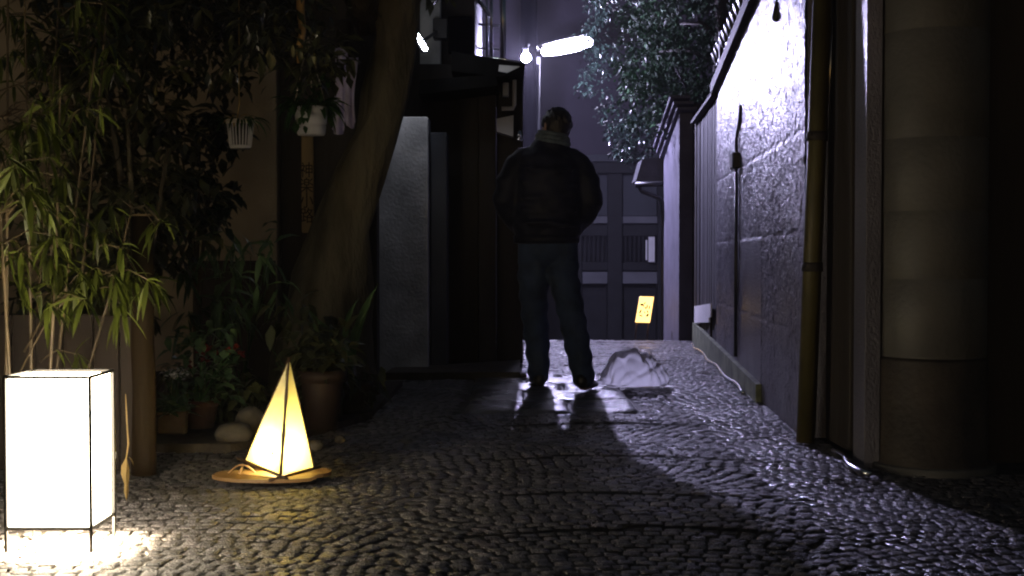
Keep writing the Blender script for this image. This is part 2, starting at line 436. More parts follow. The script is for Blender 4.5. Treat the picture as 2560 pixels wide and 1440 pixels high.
mk.obj('painted_mark', M['soot'], psl)
pl = bpy.data.lights.new('bulb_light', 'POINT'); pl.energy = 7; pl.color = (1, .80, .36); pl.shadow_soft_size = .03
plo = bpy.data.objects.new('bulb_light', pl); COL.objects.link(plo); plo.location = (tc.x + .012, Yt + .005, .115); attach(plo, sl)

# ------------------------------------------------------------------ street lamp + pole
pole = thing('utility_pole', (P(1322, 640, 16.4).x, 16.4, gz(16.4)), 'dark round utility pole rising behind the walking man, beside the street lamp', 'pole')
px_ = pole.location.x
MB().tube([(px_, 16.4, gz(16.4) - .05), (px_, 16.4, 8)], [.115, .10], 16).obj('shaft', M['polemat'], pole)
MB().tube([(px_ + .13, 16.42, gz(16.4)), (px_ + .13, 16.42, 3.4)], .018, 8).obj('conduit', M['metal'], pole)
lp = thing('street_lamp', P(1350, 140, 17), 'glaring white fluorescent street lamp tilted out from the dark pole', 'street lamp')
A = P(1362, 129, 17.0); B = P(1470, 105, 16.8)
MB().capsule([A, A.lerp(B, .3), A.lerp(B, .7), B], [(.05, .06), (.07, .085), (.078, .09), (.065, .07)], 16).obj('tube', M['e_lamp'], lp)
hd = MB(); up = Vector((0, .05, .11))
dxy = (B - A).normalized()
hd.tube([A - dxy * .12 + up, A + up, B + dxy * .05 + up], [(.03, .03), (.05, .03), (.05, .02)], 12).obj('hood', M['metal'], lp)
MB().tube([(px_ + .05, 16.45, A.z + .02), A - dxy * .1 + Vector((0, .03, .05))], [.03, .028], 10).obj('arm', M['metal'], lp)
MB().boxpx(1341, 1351, 142, 160, 16.38, .06).obj('sensor', M['paperwhite'], lp)

# ------------------------------------------------------------------ far house
YF = 22.5
fh = thing('townhouse', (P(1480, 640, YF).x, YF, gz(YF)), 'plastered house with timber posts and slatted bay closing the lane', 'house')
gy = gz(YF) - .05
MB().box(P(1000, 0, YF).x, P(1900, 0, YF).x, YF + .3, YF + 3, P(0, 400, YF).z, 8.5).obj('upper_wall', M['facade'], fh)
MB().box(P(1000, 0, YF).x, P(1900, 0, YF).x, YF + .3, YF + 3, gy, P(0, 400, YF).z - .003).obj('lower_wall', M['facadedark'], fh)
MB().boxpx(1440, 1900, 386, 404, YF - .35, .6).obj('eave', M['facadepanel'], fh)
MB().boxpx(1440, 1900, 404.5, 432, YF - .2, .45).obj('eave_beam', M['facadedark'], fh)
MB().box(P(1520, 0, YF).x, P(1556, 0, YF).x, YF - .05, YF + .25, gy, P(0, 433, YF).z).obj('post', M['facadedark'], fh)
MB().box(P(1425, 0, YF).x, P(1455, 0, YF).x, YF - .05, YF + .25, gy, P(0, 433, YF).z).obj('post', M['facadedark'], fh)
MB().box(P(1645, 0, YF).x, P(1690, 0, YF).x, YF - .05, YF + .25, gy, P(0, 433, YF).z).obj('post', M['facadedark'], fh)
for a, b in ((1456, 1519), (1557, 1644)):
    MB().boxpx(a, b, 434, 540, YF + .12, .1).obj('wall_panel', M['facadepanel'], fh)
    MB().boxpx(a, b, 541, 558, YF + .02, .2).obj('sill', M['facadeband'], fh)
    lat = MB(); lat.boxpx(a, b, 562, 590, YF + .02, .1); lat.boxpx(a, b, 655, 676, YF + .02, .1)
    for i in range(int((b - a) / 11)):
        x = a + 5 + i * 11; lat.boxpx(x, x + 5, 590.5, 654.5, YF + .04, .05)
    lat.obj('slatted_window', M['facadedark'], fh)
    MB().boxpx(a, b, 680, 709, YF + .03, .15).obj('base_panel', M['facadeband'], fh)
ps = thing('paper_notice', P(1628, 624, 22.3), 'small bright white narrow notice hung by the slatted window far down the lane', 'notice')
MB().boxpx(1621, 1637, 592, 655, 22.3, .02).obj('sheet', M['paperwhite'], ps)
MB().boxpx(1614, 1618.5, 600, 650, 22.3, .015).obj('side_strip', M['paperwhite'], ps)

# ------------------------------------------------------------------ lit leaning sign at lane end
YS = 12.9
sg = thing('lit_sign', (P(1612, 820, YS).x, YS, gz(YS)), 'small glowing amber sign with dark brushed characters leaning at the lane end', 'sign')
q = [P(1599.9, 741.5, YS), P(1634.7, 742.2, YS), P(1624.6, 806.8, YS), P(1588.8, 805.8, YS)]
spn = MB().prism(q, (0, .05, 0)).obj('panel', M['e_sign'], sg)
ed = MB()
for a, b in zip(q, q[1:] + q[:1]): ed.tube([a + Vector((0, .03, 0)), b + Vector((0, .03, 0))], .007, 6)
ed.obj('edge_frame', M['stick'], sg)
ink = MB()
for (cx, cy, ln, wd, an) in ((640, 600, 60, 42, 0), (745, 545, 48, 22, 45), (705, 640, 52, 18, 80), (832, 665, 70, 24, 85), (775, 720, 50, 24, -50), (912, 700, 76, 22, 78), (588, 850, 84, 28, 62), (602, 995, 80, 22, -22), (742, 880, 45, 18, -70), (848, 850, 58, 22, -70), (842, 980, 66, 40, 52), (640, 940, 20, 14, 0)):
    c = P(1560 + cx / 14.4, 720 + cy / 14.4, YS) + Vector((0, -.0025, 0)); k = YS / F / 14.4
    a = math.radians(an); ax = Vector((math.cos(a), 0, math.sin(a))) * ln * k; bx = Vector((-math.sin(a), 0, math.cos(a))) * wd * k
    ink.add([c + ax * math.cos(2 * math.pi * j / 10) + bx * math.sin(2 * math.pi * j / 10) for j in range(10)], [list(range(10))[::-1]])
ink.obj('lettering', M['ink'], spn)
lg = MB()
for px in (1592, 1622): lg.tube([P(px, 806, YS + .03), (P(px - 3, 806, YS).x, YS + .1, gz(YS + .1))], .008, 6)
lg.obj('stand', M['stick'], sg)

# ------------------------------------------------------------------ right side: far plaster wall with coping, awning
fw = thing('garden_wall', (1.66, 12.8, gz(12.8)), 'pale lavender plaster wall with stepped sloping coping beyond the board fence', 'wall')
xw = 1.655
za, zb = P(0, 282, 12.2).z, P(0, 400, 13.5).z
MB().prism([(xw, 12.25, gz(12.2) - .1), (xw, 13.5, gz(13.5) - .1), (xw, 13.5, zb), (xw, 12.25, za)], (.13, 0, 0)).obj('plaster_panel', M['lavplaster'], fw)
cpg = MB()
for i in range(3):
    o = .05 + i * .055; e = -.035 * (i + 1)
    cpg.prism([(xw + e, 12.2 - i * .02, za + o - .02), (xw + e, 13.6, zb + o - .02), (xw + e, 13.6, zb + o + .008), (xw + e, 12.2 - i * .02, za + o + .008)], (.2, 0, 0))
cpg.obj('coping', M['lavplaster'], fw)
MB().box(1.79, 3.2, 12.25, 12.6, -.3, za + .1).obj('return_wall', M['darkwood'], fw)
aw = thing('awning', (1.5, 13.6, 2), 'dark small awning with a bent drainpipe in front of the lavender wall', 'awning')
a = P(1590, 455, 13.7); b = P(1680, 392, 13.7)
MB().prism([P(1590, 452, 13.65), P(1680, 452, 13.65), P(1676, 388, 13.65), P(1606, 398, 13.65)], (0, .5, 0)).obj('hood', M['rooftile'], aw)
MB().tube([P(1588, 462, 13.55), P(1690, 458, 13.55)], .03, 8).obj('gutter', M['blackmetal'], aw)
MB().tube([P(1598, 466, 13.55), P(1604, 478, 13.55), P(1650, 496, 13.5), P(1657, 506, 13.5), (P(1660, 0, 13.5).x, 13.5, gz(13.5))], .024, 8).obj('drainpipe', M['blackmetal'], aw)
MB().box(1.74, 3.2, 13.62, 13.78, -.6, 2.05).obj('rear_wall', M['darkwood'], aw)

# ------------------------------------------------------------------ right side: board fence, stucco house, pillar
def wx(y): return 1.34 + .069 * (y - 5.83)
fb_ = thing('board_fence', (wx(10.8), 10.8, 0), 'weathered grey vertical board fence between the stucco wall and the lavender wall', 'fence')
bd = MB(); y = 9.74
while y < 11.72:
    w = rnd(.10, .15); e = rnd(0, .012)
    bd.prism([(wx(y) + e, y, .03), (wx(y + w) + e, y + w - .006, .03), (wx(y + w) + e, y + w - .006, 2.08), (wx(y) + e, y, 2.08)], (.03, 0, 0)); y += w
bd.obj('boards', M['greywood'], fb_)
MB().prism([(wx(9.72) - .05, 9.72, 2.085), (wx(11.8) - .05, 11.8, 2.085), (wx(11.8) - .05, 11.8, 2.11), (wx(9.72) - .05, 9.72, 2.11)], (.16, 0, 0)).obj('top_rail', M['greywood'], fb_)
MB().prism([(wx(9.72) - .02, 9.72, 2.114), (wx(11.76) - .02, 11.76, 2.114), (wx(11.76) - .02, 11.76, 2.15), (wx(9.72) - .02, 9.72, 2.15)], (.1, 0, 0)).obj('top_cap', M['greywood'], fb_)
MB().box(wx(11.72), 3.4, 11.74, 11.84, -.05, 2.12).obj('end_board', M['darkwood'], fb_)

st = thing('stucco_house', (wx(7.6), 7.6, 0), 'rough wet stucco house wall along the right of the lane, glittering under lamplight', 'house')
def rake(y): return 2.12 + .092 * (9.7 - y)
wl = MB().prism([(wx(5.62) + .012, 5.62, .0), (wx(9.72) + .012, 9.72, .0), (wx(9.72) + .012, 9.72, rake(9.72)), (wx(5.62) + .012, 5.62, rake(5.62))], (.17, 0, 0))
ny_, nz_ = 290, 165; vs = []; fs = []
amp = RNG.normal(0, 1, (ny_ + 1, nz_ + 1)); amp = amp * .7 + np.roll(amp, 1, 1) * .5 + np.roll(amp, 2, 1) * .3     # trowelled, slightly vertical grain
for i in range(ny_ + 1):
    y = 5.62 + 4.1 * i / ny_; sm_ = 1.0
    for j in range(nz_ + 1):
        z = rake(y) * j / nz_
        smooth_patch = 7.04 < y < 8.08 and z < .94                     # smoother patched plaster low on the wall
        a = .0003 if smooth_patch else .0021 * (.55 + .45 * min(1, z / 1.1))
        groove = -.004 if (abs(z - .47) < .006 or abs(z - .94) < .006 or abs(z - 1.41) < .006) else 0
        vs.append((wx(y) - a * float(amp[i, j]) - .003 * math.sin(y * 3.1 + z * 2) * math.sin(z * 4.3) - groove - (.004 if smooth_patch else 0), y, z))
for i in range(ny_):
    for j in range(nz_):
        q = i * (nz_ + 1) + j; fs.append((q, q + 1, q + nz_ + 2, q + nz_ + 1))
wl.add(vs, fs, True).obj('wall', M['stucco'], st)
MB().prism([(wx(9.78) - .05, 9.78, rake(9.78) - .01), (wx(5.3) - .05, 5.3, rake(5.3) - .01), (wx(5.3) - .05, 5.3, rake(5.3) + .07), (wx(9.78) - .05, 9.78, rake(9.78) + .07)], (.045, 0, 0)).obj('fascia', M['greywood'], st)
rf = MB()
e0 = P(1790, 165, 10.4); e1 = P(1870, 0, 8.0); de = (e1 - e0) / (8.0 - 10.4)
pa = e0; pb = e0 + de * (4.6 - 10.4)
rf.add([pa, pb, pb + Vector((2.2, 0, .9)), pa + Vector((2.2, 0, .9)), pa + Vector((0, 0, .05)), pb + Vector((0, 0, .05)), pb + Vector((2.2, 0, .95)), pa + Vector((2.2, 0, .95))],
       [[0, 1, 2, 3], [4, 7, 6, 5], [0, 4, 5, 1], [1, 5, 6, 2], [2, 6, 7, 3], [3, 7, 4, 0]])
nt_ = 26
for i in range(nt_):
    c = pa.lerp(pb, (i + .5) / nt_)
    rf.tube([c + Vector((-.03, 0, .045)), c + Vector((2.2, 0, .955))], .05, 8)
rf.obj('roof', M['rooftile'], st)
MB().box(wx(9.73) + .02, 3.6, 9.73, 9.8, 0, 2.6).obj('end_wall', M['darkwood'], st)
ms_ = MB()
def strip(mb, ya, yb, z0_, z1a, z1b, pr):
    mb.prism([(wx(ya) - pr, ya, z0_), (wx(yb) - pr, yb, z0_), (wx(yb) - pr, yb, z1b), (wx(ya) - pr, ya, z1a)], (pr - .002, 0, 0))
strip(ms_, 7.02, 11.7, -.02, .10, .2, .035); ms_.obj('base_plinth', M['moss'], st)
mt = thing('junction_box', (wx(8.3), 8.3, 1.4), 'dark grey junction box with a thin conduit down the stucco wall', 'junction box')
ybx = .938 / (566 / F - .069)
c = Vector((wx(ybx), ybx, 0)); zt, zb_ = P(0, 383, ybx).z, P(0, 422, ybx).z
MB().box(c.x - .055, c.x - .002, ybx - .07, ybx + .05, zb_, zt).obj('box', M['blackmetal'], mt)
MB().tube([(c.x - .016, ybx, zb_ + .01), (c.x - .016, ybx, .16)], .012, 8).obj('conduit', M['blackmetal'], mt)
MB().tube([(c.x - .016, ybx, zt), (c.x - .016, ybx, zt + .10), (c.x - .016, ybx - .12, zt + .22), (c.x - .016, ybx - .14, zt + .30)], .011, 8).obj('upper_conduit', M['greywood'], mt)
hk = MB().capsule([P(1940, 44, 6.5), P(1950, 10, 6.5), P(1972, -30, 6.5), P(1990, -70, 6.5)], [.022, .028, .028, .026], 12)
hk.obj('hanging_pipe', M['blackmetal'], None, None, 'short black rounded pipe end hanging below the tiled eave', 'pipe')
nb = thing('notice_board', P(1760, 790, 10.9), 'pale blank board with a notched corner low at the foot of the board fence', 'board')
def fp(y, z, o): return (wx(y) - o, y, z)
MB().prism([fp(11.55, .36, .03), fp(11.55, .205, .03), fp(10.05, .29, .03), fp(10.05, .33, .03), fp(9.9, .34, .03), fp(9.9, .45, .03)], (.012, 0, 0)).obj('sheet', M['paperwhite'], nb)
MB().box(wx(11.2) - .014, wx(11.2) + .02, 11.15, 11.2, 0, .33).obj('stake', M['fencewood'], nb)
MB().box(wx(10.2) - .014, wx(10.2) + .02, 10.15, 10.2, 0, .36).obj('stake', M['fencewood'], nb)

dp = thing('drainpipe', (P(2010, 1080, 5.6).x, 5.6, 0), 'tall brown drainpipe standing where the stucco wall meets the dark recess', 'drainpipe')
a, b = P(2058, -60, 5.45), P(2014, 1095, 5.5); b.z = 0
dpp = MB().tube([b, a], .041, 14).obj('pipe', M['pipe'], dp)
for t in (.38, .66):
    c = b.lerp(a, t); MB().tube([c - Vector((0, 0, .02)), c + Vector((0, 0, .02))], .047, 14).obj('collar', M['darkwood'], dpp)
MB().tube([P(2068, 330, 5.46), P(2084, 0, 5.46)], .006, 6).obj('metal_strip', M['bright'], dp)
rc = MB().box(1.425, 1.52, 5.21, 5.6, 0, 3.4)
rc.obj('recessed_panel', M['darkwood'], None, None, 'dark timber panel in the recess between drainpipe and bright stucco pier', 'panel')
npl = thing('round_pillar', (1.665, 4.9, 0), 'stout round grey beige pillar with faint ledges and darker base, nearest on the right', 'pillar')
zc = [.435, .742, 1.005, 1.286, 1.70, 2.15, 2.7]
cc = Vector((1.665, 4.9, 0)); pr_ = [(.205, zc[0])]
for i in range(len(zc) - 1):
    pr_ += [(.2035, zc[i] + .002), (.2065, zc[i] + .007), (.2065, zc[i + 1] - .008), (.2035, zc[i + 1] - .003)]
MB().lathe(cc, pr_ + [(0, zc[-1])], 64).obj('shaft', M['stoneblock'], npl)
MB().lathe(cc, [(.224, -.02), (.224, .02), (.214, .03), (.2135, .42), (.209, .431), (.19, .433)], 64).obj('plinth', M['stonebase'], npl)
MB().lathe(cc, [(.246, -.03), (.246, .012), (.240, .018), (.2245, .019)], 64).obj('foot_ring', M['stoneblock'], npl)
sp_ = thing('stucco_pier', (1.5, 4.98, 0), 'narrow stucco wall end glittering brightly just left of the round pillar', 'wall')
MB().box(1.39, 1.452, 4.86, 5.022, -.02, 2.7, .003).obj('stucco_face', M['stucco'], sp_)
MB().box(1.72, 4.2, 5.03, 5.2, -.02, 3.4).obj('return_wall', M['darkwood'], sp_)
hs = MB(); ypts = [7.4 + i * .15 for i in range(28)]
hs.tube([(wx(y) - .055 + .012 * math.sin(y * 5), y, .013 + .004 * math.sin(y * 9)) for y in ypts], .011, 8)
hs.obj('edge_pipe', M['bright'], None, None, 'thin shiny pipe along the foot of the stucco wall near the board fence', 'pipe', 'thin pipes along the right wall foot')
hs = MB(); hs.tube([(1.34 - .02 * math.sin(i * .7), 4.62 + i * .07, .012) for i in range(9)], .011, 8)
hs.obj('edge_pipe', M['bright'], None, None, 'short thin shiny pipe on the cobbles left of the round pillar foot', 'pipe', 'thin pipes along the right wall foot')

# ------------------------------------------------------------------ left side: pillar, dark house
pw = thing('gate_pillar', (P(1010, 930, 8.8).x, 8.8, 0), 'pale grey plastered gate pillar beside the leaning tree trunk', 'pillar')
a = P(900, 930, 8.8); b = P(1070, 292, 8.8)
MB().box(a.x, b.x, 8.8, 9.06, 0, b.z, .006).obj('shaft', M['pillarwhite'], pw)
MB().box(b.x + .004, P(1116, 0, 8.9).x, 8.93, 9.2, 0, P(0, 330, 8.9).z).obj('shaded_side', M['facadepanel'], pw)  # side face of the pillar, its shade put into a darker material
dh = thing('timber_house', (-.6, 9.6, 0), 'dark timber house with a projecting canopy left of the walking man', 'house')
xr = P(1308, 0, 9.5).x
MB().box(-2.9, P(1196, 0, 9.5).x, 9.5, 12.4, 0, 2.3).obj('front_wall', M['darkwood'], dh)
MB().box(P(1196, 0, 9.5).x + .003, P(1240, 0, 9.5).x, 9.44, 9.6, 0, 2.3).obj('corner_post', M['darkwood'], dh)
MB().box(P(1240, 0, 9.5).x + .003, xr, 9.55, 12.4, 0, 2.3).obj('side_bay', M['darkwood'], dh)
cnp = MB().prism([P(1128, 128, 9.1), P(1312, 158, 9.1), P(1312, 174, 9.1), P(1250, 192, 9.1), P(1128, 178, 9.1)], (0, 1.9, 0)).obj('canopy', M['matte'], dh)
MB().tube([P(1216, 141, 9.07), P(1312, 157, 9.07)], .007, 8).obj('canopy_rim', M['bright'], cnp)
MB().prism([P(1248, 162, 9.08), P(1300, 166, 9.08), P(1268, 182, 9.08), P(1246, 178, 9.08)], (0, .015, 0)).obj('canopy_panel', M['pillarwhite'], cnp)
MB().prism([P(1050, 200, 8.95), P(1240, 186, 8.95), P(1246, 214, 8.95), P(1046, 236, 8.95)], (0, .5, 0)).obj('hood', M['matte'], dh)
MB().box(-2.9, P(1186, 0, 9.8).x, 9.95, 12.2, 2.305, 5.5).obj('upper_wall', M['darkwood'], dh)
MB().boxpx(1050, 1101, -40, 204, 9.62, .12).obj('plaster_panel', M['pillarwhite'], dh)
MB().boxpx(1082, 1118, 46, 96, 9.5, .11).obj('lamp_box', M['blackmetal'], dh)
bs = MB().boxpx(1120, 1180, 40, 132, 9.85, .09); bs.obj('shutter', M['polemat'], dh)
dl = thing('wall_lamp', P(1055, 100, 8.6), 'thin short slanted lit tube lamp right of the tree trunk, under the eave', 'lamp')
MB().capsule([P(1041, 84, 8.62), P(1053, 105, 8.6), P(1063, 122, 8.58)], [.013, .0155, .0155], 10).obj('tube', M['e_small'], dl)
MB().tube([P(1036, 84, 8.65), P(1062, 130, 8.62)], [.02, .02], 8).obj('housing', M['blackmetal'], dl)
MB().tube([P(1050, 108, 8.66), P(1090, 80, 9.5)], .012, 8).obj('bracket', M['blackmetal'], dl)
spl = bpy.data.lights.new('pillar_spot', 'SPOT'); spl.energy = 6; spl.color = (.84, .86, 1); spl.spot_size = math.radians(62); spl.spot_blend = 1.0; spl.shadow_soft_size = .02  # added spot that brightens the gate pillar, set beside the tube
spo = bpy.data.objects.new('pillar_spot', spl); COL.objects.link(spo); spo.location = P(1050, 92, 8.52)
spo.rotation_euler = (Vector((-.72, 8.82, 1.55)) - spo.location).to_track_quat('-Z', 'Y').to_euler(); attach(spo, dl)
bl = thing('bare_bulb', P(1312, 143, 14), 'small piercing bare bulb shining at the right tip of the dark canopy', 'lamp')
MB().ball(P(1315, 144, 14), .05, 18, 12).obj('glass', M['e_bulb'], bl)
MB().tube([P(1315, 131, 14), P(1315, 118, 14.03), P(1319, 112, 14.4), P(1322, 112, 16.38)], [.03, .03, .015, .015], 8).obj('socket_arm', M['blackmetal'], bl)
rl = thing('metal_railing', P(1235, 140, 11.2), 'upright shiny metal rails with a diagonal brace above the dark canopy', 'railing')
for pxx, rr in ((1218, .012), (1229, .016), (1258, .03)):
    MB().tube([P(pxx, 150, 10.9), P(pxx - 2, -60, 10.9)], rr, 10).obj('upright', M['bright'], rl)
MB().tube([P(1196, 0, 10.87), P(1224, 40, 10.87)], .02, 8).obj('brace', M['bright'], rl)
MB().tube([P(1190, 60, 10.94), P(1262, 66, 10.94)], .01, 8).obj('crossbar', M['metal'], rl)
MB().tube([P(1190, 120, 10.94), P(1262, 124, 10.94)], .01, 8).obj('crossbar', M['metal'], rl)
mb_ = thing('meter_box', P(1262, 330, 9.4), 'pale green grey meter box with conduit on the timber house corner', 'meter box')
MB().prism([P(1241, 297, 9.3), P(1284, 288, 9.3), P(1283, 341, 9.3), P(1242, 329, 9.3)], (0, .12, 0)).obj('casing', M['plastic'], mb_)
MB().tube([P(1286, 200, 9.35), P(1286, 262, 9.35), P(1282, 271, 9.35), P(1254, 272, 9.35)], .016, 10).obj('conduit', M['plastic'], mb_)
MB().boxpx(1256, 1272, 206, 240, 9.38, .08).obj('switch_cover', M['plastic'], mb_)
ins = MB().lathe(P(1299, 352, 9.2), [(.002, .075), (.012, .07), (.012, .05), (.02, .045), (.02, .03), (.01, .025), (.022, .015), (.022, 0), (.002, -.002)], 14)
ins.obj('insulator', M['bright'], None, None, 'tiny gleaming metal insulator just above the man\'s left shoulder', 'insulator')

# back garden wall (left)
gw = thing('garden_wall', (-1.9, 7.95, 0), 'brown earth plaster wall behind the hanging baskets and potted plants', 'wall')
MB().box(-4.5, P(690, 0, 7.95).x, 7.95, 8.12, -.02, 3.0).obj('plaster', M['brownwall'], gw)
MB().box(P(690, 0, 7.95).x + .004, P(750, 0, 7.95).x, 8.06, 8.14, -.02, 3.0).obj('dark_doorway', M['darkwood'], gw)
MB().box(P(750, 0, 7.95).x + .004, P(940, 0, 7.95).x, 7.97, 8.12, -.02, 3.0).obj('timber_panel', M['darkwood'], gw)
MB().box(-2.05, P(690, 0, 7.95).x - .01, 7.93, 7.948, -.02, .8).obj('dado', M['darkwood'], gw)
nm = thing('nameplate', P(768, 455, 7.9), 'tall narrow wooden nameplate with dark characters between doorway and trunk', 'nameplate')
nmb = MB().boxpx(754, 783, 330, 582, 7.9, .03).obj('board', M['nameplate'], nm)
me = text_mesh('神\n楽\n小\n路', .105); 
o = bpy.data.objects.new('lettering', me); COL.objects.link(o); me.materials.append(M['ink'])
o.matrix_world = Matrix.Translation(P(767, 485, 7.9) + Vector((0, -.004, 0))) @ Matrix.Rotation(math.pi / 2, 4, 'X') @ Matrix.Scale(.85, 4, (1, 0, 0))
mw = o.matrix_world.copy(); o.parent = nmb; o.matrix_parent_inverse = Matrix(); o.matrix_basis = mw

# ------------------------------------------------------------------ leaning tree
tr = thing('leaning_tree', (P(830, 800, 7.2).x, 7.2, 0), 'thick leaning tree trunk rising past the pale gate pillar', 'tree')
YT = 7.2
ed = [(1010, 655, 960), (900, 682, 940), (800, 706, 928), (700, 730, 926), (560, 786, 932), (440, 838, 956), (340, 880, 996), (240, 912, 1030), (100, 928, 1036), (0, 918, 1060), (-150, 915, 1110), (-330, 940, 1140)]
pts = []; rad = []
for (y, l, r_) in ed:
    p = P((l + r_) / 2, y, YT); pts.append(p); w = (r_ - l) / 2 / F * YT; rad.append((w * .95, w))
pts[0].z = -.03
tk = MB(); tk.tube(pts, rad, 22)
tk.tube([P(930, 60, YT), P(880, -60, YT - .2), P(780, -260, YT - .5)], [.12, .10, .07], 12)
for p in tk.v[:0]: pass
to = tk.obj('trunk', M['bark'], tr)
for v in to.data.vertices:
    a = v.co
    k = .02 * math.sin(a.z * 9 + a.x * 20) + .012 * math.sin(a.x * 47 + a.z * 4) + .01 * math.sin(a.y * 31)
    v.co += Vector((k, k * .5, 0)) * .8

def cloud(mb, n, region, Y0, Y1, l, w, keep=None, droop=.15, clumps=40, cr=.22, seg=2, dz=-.2):
    cl = []
    while len(cl) < clumps:
        px, py = rnd(region[0], region[1]), rnd(region[2], region[3])
        if keep and not keep(px, py): continue
        cl.append((P(px, py, rnd(Y0, Y1)), cr * rnd(.5, 1.2)))
    for _ in range(n):
        c, r_ = random.choice(cl)
        d = Vector((random.gauss(0, 1), random.gauss(0, 1), random.gauss(0, .8)))
        d = d.normalized() * r_ * rnd(.2, 1) ** .6
        p = c + d
        dr = (d.normalized() * .6 + Vector((rnd(-1, 1), rnd(-1, 1), rnd(-1, .6) + dz)))
        s_ = rnd(.6, 1.25)
        mb.leaf(p, dr, l * s_, w * s_, droop, .3, seg)
cw = MB()
cloud(cw, 2600, (300, 840, -160, 190), 6.0, 7.0, .085, .04, clumps=46, cr=.22)
cloud(cw, 900, (840, 1100, -260, -40), 6.6, 7.6, .085, .04, clumps=16, cr=.25)
cw.obj('crown', M['leafdark'], tr)

# ------------------------------------------------------------------ evergreen shrubs on the left
sh = thing('evergreen_shrub', (P(330, 900, 5.9).x, 5.9, 0), 'tall dark evergreen shrub behind the bamboo, filling the upper left', 'shrub')
sm_ = MB()
base = Vector(sh.location)
for i in range(5):
    q = P(rnd(150, 460), rnd(0, 380), rnd(5.6, 6.3))
    sm_.tube([base + Vector((rnd(-.08, .08), rnd(-.08, .08), 0)), base.lerp(q, .5) + Vector((rnd(-.1, .1), 0, .1)), q], [.025, .018, .008], 8)
sm_.obj('stems', M['bark'], sh)
sf = MB()
cloud(sf, 3600, (110, 440, -60, 760), 5.5, 6.5, .10, .042, clumps=70, cr=.22)
sf.obj('foliage', M['leafdark'], sh)
cm = thing('camellia', (P(490, 900, 6.6).x, 6.6, 0), 'camellia with glinting leaves below and left of the slatted hanging basket', 'shrub')
b0 = Vector(cm.location); sm_ = MB()
for (px, py) in ((450, 330), (500, 380), (545, 310), (470, 430), (520, 450)):
    q = P(px, py, 6.5); sm_.tube([b0, b0.lerp(q, .5) + Vector((rnd(-.06, .06), 0, 0)), q], [.016, .012, .004], 6)
sm_.obj('stems', M['bark'], cm)
cf = MB(); cloud(cf, 420, (415, 565, 295, 560), 6.3, 6.8, .085, .05, clumps=22, cr=.10, seg=3)
cf.obj('foliage', M['leafglossy'], cm)

# ------------------------------------------------------------------ bamboo
def bamboo(bases, tops, hero, label, nrand, region, Y):
    bpx = sum(b[0] for b in bases) / len(bases)
    t = thing('bamboo', (P(bpx, 0, Y).x, Y, 0), label, 'bamboo', 'bamboo clumps behind the white lantern')
    cu = []; lf = MB(); tw = []; nodes_ = []
    for (bx, tx) in zip(bases, tops):
        yy = Y + rnd(-.15, .2)
        a = P(bx[0], 900, yy); a.z = 0; b = P(tx[0], tx[1], yy + rnd(-.1, .15))
        mid = a.lerp(b, .55) + Vector((rnd(-.04, .04), 0, 0))
        line = []; k = 14
        for i in range(k + 1):
            u = i / k; line.append(a * (1 - u) ** 2 + mid * 2 * u * (1 - u) + b * u * u)
        cu.append(MB()); cu[-1].tube(line, [.0062 - .0035 * i / k + (.0012 if i % 2 else 0) for i in range(k + 1)], 8)
        nodes_ += line[4:]
    def spray(c, base_dir, n, l=.15, w=.0165, spread=1.15):
        for i in range(n):
            d = Vector(base_dir) + Vector((random.gauss(0, .55), random.gauss(0, .5), random.gauss(0, .35))) * spread
            lf.leaf(c + Vector((rnd(-.01, .01), rnd(-.01, .01), rnd(-.01, .01))), d, l * rnd(.65, 1.2), w * rnd(.6, 1.3), rnd(.12, .34), .35, 4)
    for (x0_, y0_, x1_, y1_, n_, dx) in hero:     # twig from, to, leaves
        yy = Y + rnd(-.2, .1)
        a = P(x0_, y0_, yy + .1); b = P(x1_, y1_, yy)
        m_ = a.lerp(b, .5) + Vector((0, 0, .03))
        tw.append(MB()); tw[-1].tube([a, a.lerp(b, .25) + Vector((0, 0, .018)), m_, b], [.0035, .003, .0025, .0015], 6)
        spray(b, (dx, -.25, -.75), n_)
        spray(m_, (dx, -.2, -.6), max(2, n_ // 3), .12)
        spray(b, (dx * 1.5, .1, .25), 2, .1)
    for i in range(nrand):
        px, py = rnd(region[0], region[1]), rnd(region[2], region[3])
        c = P(px, py, Y + rnd(-.3, .35))
        nd = min(nodes_, key=lambda q: (q - c).length)
        if (nd - c).length < .5:
            tw.append(MB()); tw[-1].tube([nd, nd.lerp(c, .5) + Vector((0, 0, .03)), c], [.003, .0025, .0015], 5)
        spray(c, (rnd(-.5, .8), rnd(-.5, .3), -.45), random.randint(4, 8), .13)
    [q.obj('culm', M['bambooculm'], t) for q in cu]; [q.obj('twig', M['bambooculm'], t) for q in tw]; lf.obj('foliage', M['bambooleaf'], t)
bamboo([(78, 0), (100, 0)], [(60, -60), (150, 160)],
       [(60, 880, 200, 680, 9, .1), (45, 940, 185, 720, 7, .1), (90, 700, 150, 650, 5, .3), (0, 700, 40, 685, 5, .2), (60, 640, 20, 600, 5, 0), (100, 905, 190, 885, 6, .4)],
       'bamboo with slanting tan twigs right above the white lantern', 16, (20, 250, 500, 780), 4.35)
bamboo([(12, 0), (40, 0)], [(20, -80), (-20, 160)],
       [(0, 330, 90, 300, 9, .5), (20, 340, 130, 330, 9, .5), (0, 420, 60, 380, 8, .3), (10, 520, 70, 470, 8, .4), (0, 560, 110, 480, 7, .5)],
       'bamboo with dense lit green blades against the photo\'s left edge', 34, (-40, 170, 200, 680), 4.1)
